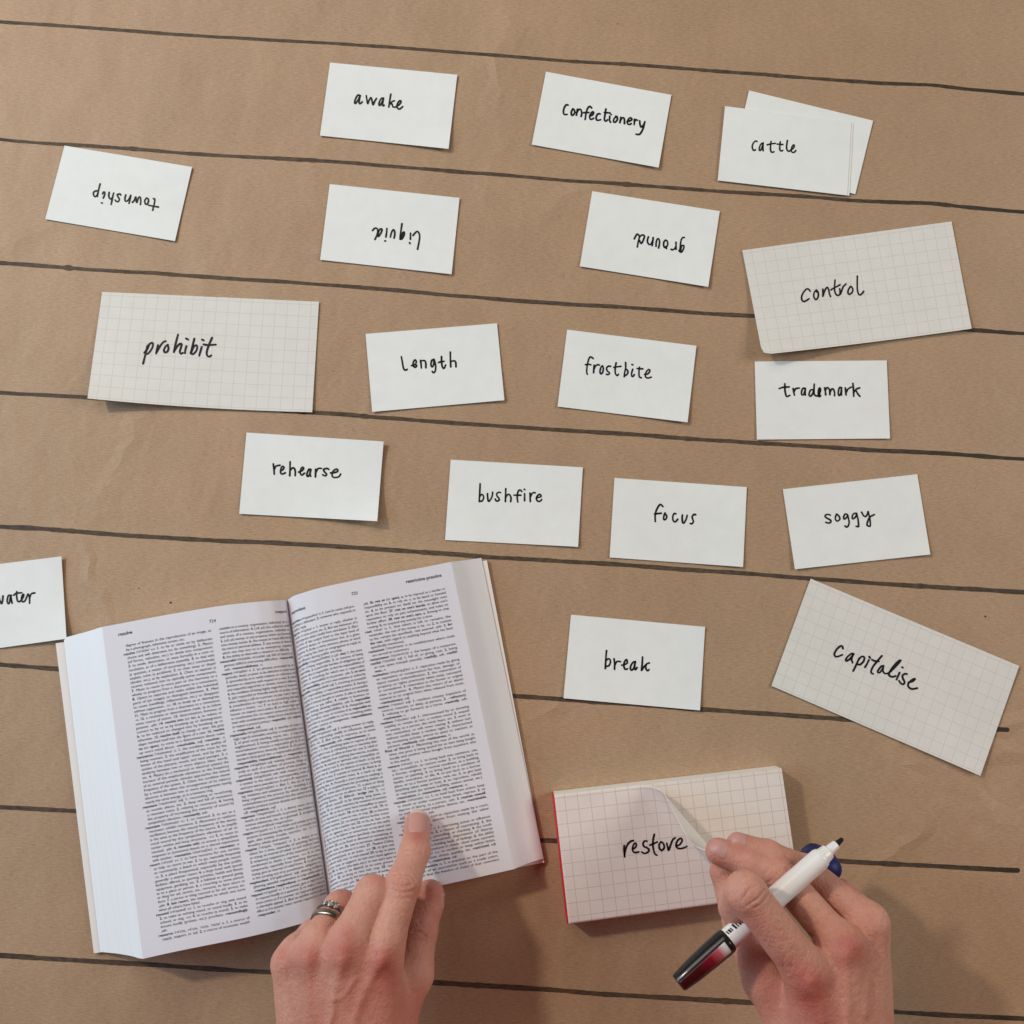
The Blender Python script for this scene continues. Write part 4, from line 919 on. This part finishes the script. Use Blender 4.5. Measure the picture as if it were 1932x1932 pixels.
def fingernail(hand, parent, base, tip, nrm, half_w, r, tip_len=.14):
    """a curved plate from base to tip (world points on the bone axis line), facing nrm"""
    base, tip = np.array(base), np.array(tip); ax = tip-base; L = np.linalg.norm(ax); ax /= L
    nrm = np.array(nrm, float); nrm -= ax*(nrm @ ax); nrm /= np.linalg.norm(nrm); lat = np.cross(ax, nrm)
    nu, nv = 13, 15; V = []
    for j in range(nv):
        t = j/(nv-1)
        wf = half_w*min(1, math.sqrt(max(0, 1-((.30-t)/.30)**2)) if t < .30 else 1)*(1 if t < .86 else math.sqrt(max(.12, 1-((t-.86)/.16)**2)))
        for i in range(nu):
            s_ = 2*i/(nu-1)-1; phi = s_*wf/(r*1.05)
            q = base+ax*(t*L)+lat*math.sin(phi)*r*1.05+nrm*(math.cos(phi)*r*1.05)
            V.append(q)
    V = np.array(V)
    for _ in range(4):                                            # lay it on the skin
        d = hand.sdf(V.astype(np.float32)); V = V-nrm*d[:, None]*.8
    V = V.reshape(nv, nu, 3)
    for j in range(nv):
        k = j/(nv-1); edge = np.clip(np.minimum(np.arange(nu), nu-1-np.arange(nu))/2.0, 0, 1)
        V[j] += nrm*(-.0004+.00075*edge*min(1, k/.12))[:, None]+(ax*.0006*(k > .9))
    V = V.reshape(-1, 3); F = grid_faces(nu, nv); mi = [1 if j >= nv-3 and tip_len else 0 for j in range(nv-1) for i in range(nu-1)]
    W, F2 = slab(V, V-nrm*.0004, nu, nv); mi2 = mi+[0]*(len(F2)-len(mi))
    o = mk('fingernail', W, F2, [M_NAIL, M_NAILTIP], parent, smooth=True, mat_idx=mi2)
    return o

# --- the left hand, pointing at a line of the dictionary
Li = [jt(720,1800,62,10.0), jt(728,1770,62,9.2), jt(760,1668,55,8.3), jt(783,1606,40,7.4), jt(788,1554,28,6.6)]
Lm = [jt(650,1796,66,10.0), jt(661,1768,66,9.0), jt(703,1686,57,8.3), jt(712,1684,36,7.2), jt(694,1718,28,6.6)]
Lr = [jt(588,1802,62,9.4), jt(600,1775,62,8.4), jt(643,1712,47,7.9), jt(654,1716,30,6.8), jt(637,1742,27,6.4)]
Lp = [jt(548,1818,54,8.6), jt(560,1796,52,7.8), jt(592,1762,42,7.0), jt(608,1758,29,6.0), jt(600,1778,24,5.6)]
Lt = [jt(776,1838,38,10.5), jt(793,1756,30,8.4), jt(806,1710,26,7.6), jt(812,1686,25.5,7.0)]
wr = [jt(712,2010,52,13), jt(672,2015,54,13), jt(632,2015,53,13), jt(590,2005,49,13)]
arm, arm2 = jt(672,2420,56,19), jt(606,2420,56,19)
LH = Hand([(Li[0], wr[0]), (Lm[0], wr[1]), (Lr[0], wr[2]), (Lp[0], wr[3]), (jt(728,1935,44,12.5), Lt[0]), (jt(728,1935,44,12.5), wr[0]),
           (jt(575,1850,44,12), wr[3]), (jt(690,1830,50,12), jt(660,1960,46,14)), (jt(610,1830,48,11), jt(630,1960,46,14)), (wr[1], arm), (wr[2], arm2)], [Li, Lm, Lr, Lp, Lt])
def zz(x, y): return (483+x*.22916, 1489.2+y*.22916)               # helper for creases read off an enlargement
L_FUR = [([zz(1120,700),zz(1190,690),zz(1270,710),zz(1310,745)], 1.5, .00042), ([zz(1110,760),zz(1170,800),zz(1240,800),zz(1290,775)], 1.5, .0004), ([zz(1120,820),zz(1190,850),zz(1280,840),zz(1310,820)], 1.4, .0004),
         ([zz(1090,880),zz(1170,905),zz(1260,895)], 1.3, .0003), ([zz(1180,740),zz(1225,725),zz(1270,760),zz(1240,790)], 1.2, .0003),
         ([zz(1210,495),zz(1300,490),zz(1370,505)], 1.3, .00032), ([zz(1215,525),zz(1300,535),zz(1370,525)], 1.2, .0003), ([zz(1210,550),zz(1290,560)], 1.1, .0002),
         ([zz(1290,1170),zz(1340,1170),zz(1400,1210)], 1.4, .0005), ([zz(1290,1230),zz(1350,1240),zz(1410,1260)], 1.2, .0003), ([zz(1300,1100),zz(1370,1090)], 1.2, .0003),
         ([zz(940,1170),zz(925,1240),zz(940,1330)], 1.6, .0004), ([zz(990,1240),zz(960,1300),zz(960,1370)], 1.4, .0003), ([zz(1000,1340),zz(985,1400),zz(1000,1440)], 1.3, .00028),
         ([zz(590,1270),zz(560,1330),zz(580,1390)], 1.6, .00025), ([zz(640,1350),zz(620,1410)], 1.4, .0002), ([zz(380,1330),zz(370,1380)], 1.4, .0002)]
L_RID = [([zz(1040,1400),zz(900,1650),zz(800,1932)], 10, .0010), ([zz(720,1400),zz(650,1650),zz(610,1932)], 10, .0010), ([zz(430,1390),zz(430,1650),zz(440,1932)], 10, .0008), ([zz(230,1430),zz(260,1650),zz(300,1932)], 7, .0006),
         ([zz(640,1700),zz(650,1800),zz(610,1932)], 5, .0005), ([zz(820,1560),zz(720,1700),zz(660,1720)], 5, .0004),
         ([zz(1050,1320),zz(1030,1400)], 17, .0013), ([zz(720,1310),zz(690,1390)], 17, .0013), ([zz(430,1330),zz(420,1400)], 16, .0011), ([zz(220,1380),zz(220,1430)], 15, .0008)]
L_FLU_SHADE = [(*zz(1040,1400), 24, .75), (*zz(700,1340), 26, .85), (*zz(450,1350), 24, .7), (*zz(230,1400), 22, .6), (*zz(1330,330), 26, .6), (*zz(1330,400), 14, .5), (*zz(1450,850), 26, .85), (*zz(1350,1150), 30, .5), (*zz(1050,1550), 40, .45), (*zz(760,1180), 16, .5), (*zz(690,880), 22, .35), (*zz(1000,740), 22, .3), (*zz(1200,780), 20, .2), (*zz(1250,1800), 60, .5), (*zz(700,1850), 95, .32)]  # last broad blob paints the light falloff toward the wrist into the skin
HAND_L = make_hand(LH, 'hand', 'left hand wearing rings, its index finger pointing at a line of the dictionary', L_FUR, L_RID, L_FLU_SHADE, .018)
n_i = np.cross(np.cross(Li[4][0]-Li[3][0], (0, 0, 1)), Li[4][0]-Li[3][0])
fingernail(LH, HAND_L, at(787.5,1583,.0385), at(791.5,1537.5,.0265), n_i*np.array([1, 1, 1])+np.array([-.00004, 0, 0]), .0052, .0068)
fingernail(LH, HAND_L, at(812,1712,.026), at(819,1682,.0255), (.95, -.10, .15), .0042, .0072, 0)

# --- rings on the ring finger
M_GOLD, _, _ = node_mat('white_gold', (.38, .325, .275), .28, .5, 1.0)
M_GEM, _nt, _b = node_mat('cut_stone', (.66, .67, .68), .08, .7); _b.inputs['Transmission Weight'].default_value = .55; _b.inputs['IOR'].default_value = 2.2
def ring(name, label, f, width, thick, tilt):
    a, b = Lr[1][0], Lr[2][0]; ax = (b-a)/np.linalg.norm(b-a); c = a+(b-a)*f; r0 = Lr[1][1]+(Lr[2][1]-Lr[1][1])*f+.0004
    ax = ax+np.array(tilt); ax /= np.linalg.norm(ax)
    u = np.cross(ax, (0, 0, 1)); u /= np.linalg.norm(u); v = np.cross(u, ax); v *= np.sign(v[2]); prof = []
    for k in range(10):
        t = 2*math.pi*k/10; prof.append((math.copysign(abs(math.cos(t))**.7, math.cos(t))*width/2, thick/2+math.sin(t)*thick/2))
    V, F = [], []; n = 64; m = len(prof)
    for i in range(n):
        t = 2*math.pi*i/n; d = u*math.cos(t)+v*math.sin(t)
        for x, y in prof: V.append(c+d*(r0+y)+ax*x)
    for i in range(n):
        for k in range(m): F.append((i*m+k, i*m+(k+1) % m, ((i+1) % n)*m+(k+1) % m, ((i+1) % n)*m+k))
    o = tag(mk(name, V, F, M_GOLD, smooth=True), label, 'ring')
    return o, c, ax, u, v, r0
ring('wedding_band', 'wide plain metal band on the left hand, nearer the knuckle', .50, .0031, .0012, (-.10, .05, 0))
R2, c2, ax2, u2, v2, r2 = ring('stone_ring', 'narrow metal ring set with sparkling stones on the left hand', .68, .0016, .0012, (-.02, .02, 0))
def gem(parent, c, up, fw, r):
    up = up/np.linalg.norm(up); fw = fw-up*(fw @ up); fw /= np.linalg.norm(fw); sd = np.cross(up, fw); V = []; k = 10
    for rr, h in ((0, -.7), (.95, .25), (1.0, .32), (.62, .62), (0, .62)):
        if rr == 0: V.append(c+up*r*h)
        else: V += [c+(fw*math.cos(2*math.pi*i/k)+sd*math.sin(2*math.pi*i/k))*r*rr+up*r*h for i in range(k)]
    F = [(0, 1+(i+1) % k, 1+i) for i in range(k)]
    for b in (1, 1+k): F += [(b+i, b+(i+1) % k, b+k+(i+1) % k, b+k+i) for i in range(k)]
    e = 1+3*k; F += [(1+2*k+i, 1+2*k+(i+1) % k, e) for i in range(k)]
    mk('stone', V, F, M_GEM, parent)
    W, G = [], []; n2, m2 = 20, 6                                # its bezel
    for i in range(n2):
        t = 2*math.pi*i/n2; d = fw*math.cos(t)+sd*math.sin(t)
        for q in range(m2): s_ = 2*math.pi*q/m2; W.append(c+d*(r*1.12+math.cos(s_)*r*.2)+up*(r*.05+math.sin(s_)*r*.5))
    for i in range(n2):
        for q in range(m2): G.append((i*m2+q, i*m2+(q+1) % m2, ((i+1) % n2)*m2+(q+1) % m2, ((i+1) % n2)*m2+q))
    mk('bezel', W, G, M_GOLD, parent, smooth=True)
sgn_x = 1 if u2[0] > 0 else -1                                     # the stones sit on the outer (left) shoulder of the finger
for ang, rr in ((42, .0011), (60, .0014), (78, .0011)):
    a_ = math.radians(ang); d = -u2*sgn_x*math.cos(a_)+v2*math.sin(a_)
    gem(R2, c2+d*(r2+.0016), d, ax2, rr)

# --- the right hand, lifting the pad's top sheet with a marker between its fingers
def z2(x, y): return (1227.6+x*.25, 1489.2+y*.25)
RZ = 0
Ri = [jt(*z2(1170,1380),84,10.2), jt(*z2(1120,1300),86,9.4), jt(*z2(716,772),97,8.8), jt(*z2(640,890),78,7.3), jt(*z2(668,985),67,6.6)]
Rm = [jt(*z2(1440,1180),78,9.8), jt(*z2(1380,1110),76,8.4), jt(*z2(975,645),66,7.7), jt(*z2(720,545),66,6.9), jt(*z2(512,468),66,6.3)]
Rr = [jt(*z2(1640,1010),66,9.4), jt(*z2(1570,950),65,8.2), jt(*z2(1170,615),58,7.3), jt(*z2(880,490),62,6.5), jt(*z2(660,415),64,5.6)]
Rp = [jt(*z2(1655,1080),54,8.6), jt(*z2(1660,985),51,7.6), jt(*z2(1440,790),42,6.6), jt(*z2(1290,800),34,5.6), jt(*z2(1310,880),32,5.4)]
Rt = [jt(*z2(870,1440),62,10.5), jt(*z2(690,1010),60,8.8), jt(*z2(620,800),60,7.4), jt(*z2(545,625),59,6.4)]
wq = [jt(*z2(1340,2060),72,13), jt(*z2(1430,2070),72,13), jt(*z2(1530,2070),68,13), jt(*z2(1610,2050),62,13)]
armr, armr2 = jt(*z2(1640,3300),66,19), jt(*z2(1900,3260),66,19)
RH = Hand([(Ri[0], wq[0]), (Rm[0], wq[1]), (Rr[0], wq[2]), (Rp[0], wq[3]), (jt(*z2(1120,1850),62,12), Rt[0]), (jt(*z2(1120,1850),62,12), wq[0]),
           (jt(*z2(1270,1500),66,11), jt(*z2(1400,1900),62,14)), (jt(*z2(1540,1300),60,11), jt(*z2(1540,1900),58,14)), (wq[1], armr), (wq[2], armr2)], [Ri, Rm, Rr, Rp, Rt])
R_FUR = [([z2(690,840),z2(740,760),z2(800,720)], 1.5, .0004), ([z2(720,880),z2(800,830),z2(860,760)], 1.5, .0004), ([z2(780,900),z2(850,850),z2(890,790)], 1.4, .0003), ([z2(660,770),z2(720,700),z2(780,690)], 1.3, .0002),
         ([z2(890,700),z2(960,640),z2(990,590)], 1.4, .00032), ([z2(930,700),z2(1000,650),z2(1040,600)], 1.4, .0003), ([z2(850,640),z2(900,600),z2(930,560)], 1.3, .00025), ([z2(980,640),z2(1040,570),z2(1080,555)], 1.2, .0002),
         ([z2(800,1260),z2(830,1180),z2(760,1090)], 1.5, .0003), ([z2(1020,1230),z2(1000,1320),z2(1040,1400)], 1.5, .0003), ([z2(1080,1260),z2(1060,1340)], 1.3, .00025), ([z2(1190,1330),z2(1150,1420)], 1.3, .0002), ([z2(1060,1200),z2(1150,1250),z2(1200,1320)], 1.3, .00022), ([z2(1200,1100),z2(1220,1120)], 2, .0006)]
R_RID = [([z2(1190,1440),z2(1300,1750)], 10, .0009), ([z2(1470,1230),z2(1480,1500),z2(1480,1800)], 10, .0009), ([z2(1660,1040),z2(1650,1300),z2(1620,1700)], 7, .0006), ([z2(1200,1440),z2(1180,1480)], 18, .0012), ([z2(1490,1190),z2(1480,1230)], 18, .0012), ([z2(1670,1010),z2(1670,1050)], 16, .0008)]
R_FLU = [(*z2(1180,1470), 34, .85), (*z2(1530,1200), 30, .8), (*z2(1420,1150), 22, .5), (*z2(1640,1000), 24, .4), (*z2(500,440), 22, .7), (*z2(680,410), 18, .6), (*z2(740,780), 16, .35), (*z2(1200,1650), 50, .5), (*z2(520,620), 22, .6), (*z2(800,1000), 30, .2), (*z2(1050,1300), 40, .3), (*z2(880,1450), 30, .3), (*z2(1400,1650), 90, .3)]  # last, widest blob darkens the back of this hand too
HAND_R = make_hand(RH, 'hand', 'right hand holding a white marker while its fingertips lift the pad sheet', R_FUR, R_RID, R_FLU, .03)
fingernail(RH, HAND_R, at(*z2(585,452),.0725), at(*z2(462,425),.0680), (-.10, .62, .75), .0046, .0066, 0)
fingernail(RH, HAND_R, at(*z2(735,395),.0680), at(*z2(622,375),.0650), (-.05, .70, .65), .0040, .0058, 0)

# ------------------------------------------------------------------ white marker held across the right hand
M_WHITE, _, _ = node_mat('white_plastic', (.80, .79, .78), .28, .5)
M_BLACK, _, _ = node_mat('black_plastic', (.012, .011, .012), .22, .5)
M_FELT, _, _ = node_mat('felt_tip', (.02, .017, .018), .9, .1)
M_BLUE, _, _ = node_mat('blue_plastic', (.006, .011, .095), .5, .35)
M_CAPRED, _nt, _b = node_mat('red_strip', (.3, .01, .02), .35, .4)
_a = N(_nt, 'ShaderNodeAttribute'); _a.attribute_name = 'along'
_r = N(_nt, 'ShaderNodeValToRGB'); _r.color_ramp.elements[0].position = .05; _r.color_ramp.elements[0].color = (.62, .60, .58, 1)
_r.color_ramp.elements[1].position = 1.0; _r.color_ramp.elements[1].color = (.035, .0012, .002, 1)
_e = _r.color_ramp.elements.new(.17); _e.color = (.40, .08, .10, 1); _e = _r.color_ramp.elements.new(.34); _e.color = (.17, .003, .014, 1); _e = _r.color_ramp.elements.new(.6); _e.color = (.05, .0015, .003, 1)
_nt.links.new(_a.outputs['Fac'], _r.inputs[0]); _nt.links.new(_r.outputs[0], _b.inputs['Base Color'])
PEN_A, PEN_B = at(*z2(1450,372),.072), at(*z2(190,1482),.086)
PA = (PEN_B-PEN_A); PLEN = np.linalg.norm(PA); PA /= PLEN
PU = np.array([0, 0, 1.0]); PU -= PA*(PU @ PA); PU /= np.linalg.norm(PU); PS = np.cross(PA, PU)
def turned(prof, n=40, a0=0, a1=2*math.pi):
    """revolved about the pen axis: prof = (distance from the tip as a share of the length, radius in mm)"""
    V, F = [], []; m = len(prof)
    for i in range(n):
        t = 2*math.pi*i/n
        for s_, r in prof: V.append(PEN_A+PA*PLEN*s_+(PU*math.cos(t)+PS*math.sin(t))*r/1000)
    for i in range(n):
        for k in range(m-1): F.append((i*m+k, ((i+1) % n)*m+k, ((i+1) % n)*m+k+1, i*m+k+1))
    for k, rev in ((0, False), (m-1, True)):
        f = tuple(i*m+k for i in range(n)); F.append(f[::-1] if rev else f)
    return np.array(V), F
MARKER = empty('marker_pen', (PEN_A+PEN_B)/2); tag(MARKER, 'white uncapped marker with a black and dark red end, held across the right hand', 'marker')
def turn(name, prof, m): return mk(name, *turned(prof), m, MARKER, smooth=False)
def soft(o):
    o.data.polygons.foreach_set('use_smooth', [len(p.vertices) == 4 for p in o.data.polygons])
    o.data.set_sharp_from_angle(angle=math.radians(35)) if hasattr(o.data, 'set_sharp_from_angle') else None
    return o
soft(turn('felt_tip', [(0,.5),(.006,1.0),(.035,1.35),(.062,1.5)], M_FELT))
soft(turn('tip_holder', [(.040,1.9),(.046,2.2),(.085,2.5),(.092,3.5),(.125,4.0),(.132,4.65),(.140,4.75)], M_WHITE))
soft(turn('barrel', [(.139,4.6),(.143,4.95),(.30,5.05),(.60,5.05),(.712,5.0),(.735,4.6),(.742,3.6)], M_WHITE))
soft(turn('end_cap', [(.690,4.7),(.700,5.55),(.715,5.75),(.80,5.6),(.90,5.1),(.975,4.3),(.985,3.8)], M_BLACK))
def band_patch(name, s0, s1, r_at, a0, a1, m, nu, nv, thick=.0002, attr=False):
    V = []; A = []
    for j in range(nv):
        s_ = s0+(s1-s0)*j/(nv-1)
        for i in range(nu):
            t = a0+(a1-a0)*i/(nu-1); V.append(PEN_A+PA*PLEN*s_+(PU*math.cos(t)+PS*math.sin(t))*(r_at(s_)/1000+thick)); A.append(j/(nv-1))
    V = np.array(V); c = V-PEN_A; ax = (c @ PA)[:, None]*PA; d = c-ax; d /= np.linalg.norm(d, axis=1)[:, None]
    W, F = slab(V, V-d*(thick+.0003), nu, nv)
    return mk(name, W, F, m, MARKER, smooth=True, attrs={'along': A+A} if attr else None)
cap_r = lambda s_: float(np.interp(s_, [.715,.80,.90,.975,.99], [5.75,5.6,5.1,4.3,3.9]))
sgn_l = 1 if (PS @ np.array([0, -1, 0])) > 0 else -1
band_patch('red_strip', .722, .985, cap_r, sgn_l*-.40, sgn_l*.62, M_CAPRED, 9, 40, .00012, True)
def barrel_marks():
    V, F = [], []; r = 5.16
    def quad(s0, s1, t0, t1, sk=0.0):
        b = len(V); n_ = 5
        for j in range(2):
            for i in range(n_):
                f = i/(n_-1); s_ = (s0, s1)[j]+sk*f; t = t0+(t1-t0)*f; V.append(PEN_A+PA*PLEN*s_+(PU*math.cos(t)+PS*math.sin(t))*r/1000)
        for i in range(n_-1): F.append((b+i, b+i+1, b+n_+i+1, b+n_+i))
    q = -sgn_l
    for s0, w in ((.600,.007),(.612,.009),(.626,.006),(.637,.010)): quad(s0, s0+w, q*.55, q*1.15, .004)
    for s0, w in ((.657,.006),(.666,.010),(.680,.006)): quad(s0, s0+w, q*.62, q*1.0, .003)
    mk('printed_mark', V, F, M_INK, MARKER)
barrel_marks()
# the marker's blue cap, tucked upright behind it
def blue_cap():
    c = at(*z2(1332,596), .0500); d = np.array([.22, -.12, 1.0]); d /= np.linalg.norm(d); u = np.cross(d, (0, 1, 0)); u /= np.linalg.norm(u); v = np.cross(d, u)
    V, F = [], []; n = 36; prof = [(-.015,6.4),(-.015,7.4),(-.010,7.7),(-.004,7.7),(.0005,7.0),(.0035,6.0),(.0055,4.4),(.0065,2.4),(.0068,.5)]; m = len(prof)
    for i in range(n):
        t = 2*math.pi*i/n; rib = 1+.015*math.cos(t*18)
        for h, r in prof: V.append(c+d*h+(u*math.cos(t)+v*math.sin(t))*r*rib/1000)
    for i in range(n):
        for k in range(m-1): F.append((i*m+k, ((i+1) % n)*m+k, ((i+1) % n)*m+k+1, i*m+k+1))
    F.append(tuple(i*m for i in range(n))[::-1]); F.append(tuple(i*m+m-1 for i in range(n)))
    tag(mk('pen_cap', V, F, M_BLUE, smooth=True), 'dark blue rounded pen cap standing up between the fingers behind the white marker', 'pen cap')
blue_cap()
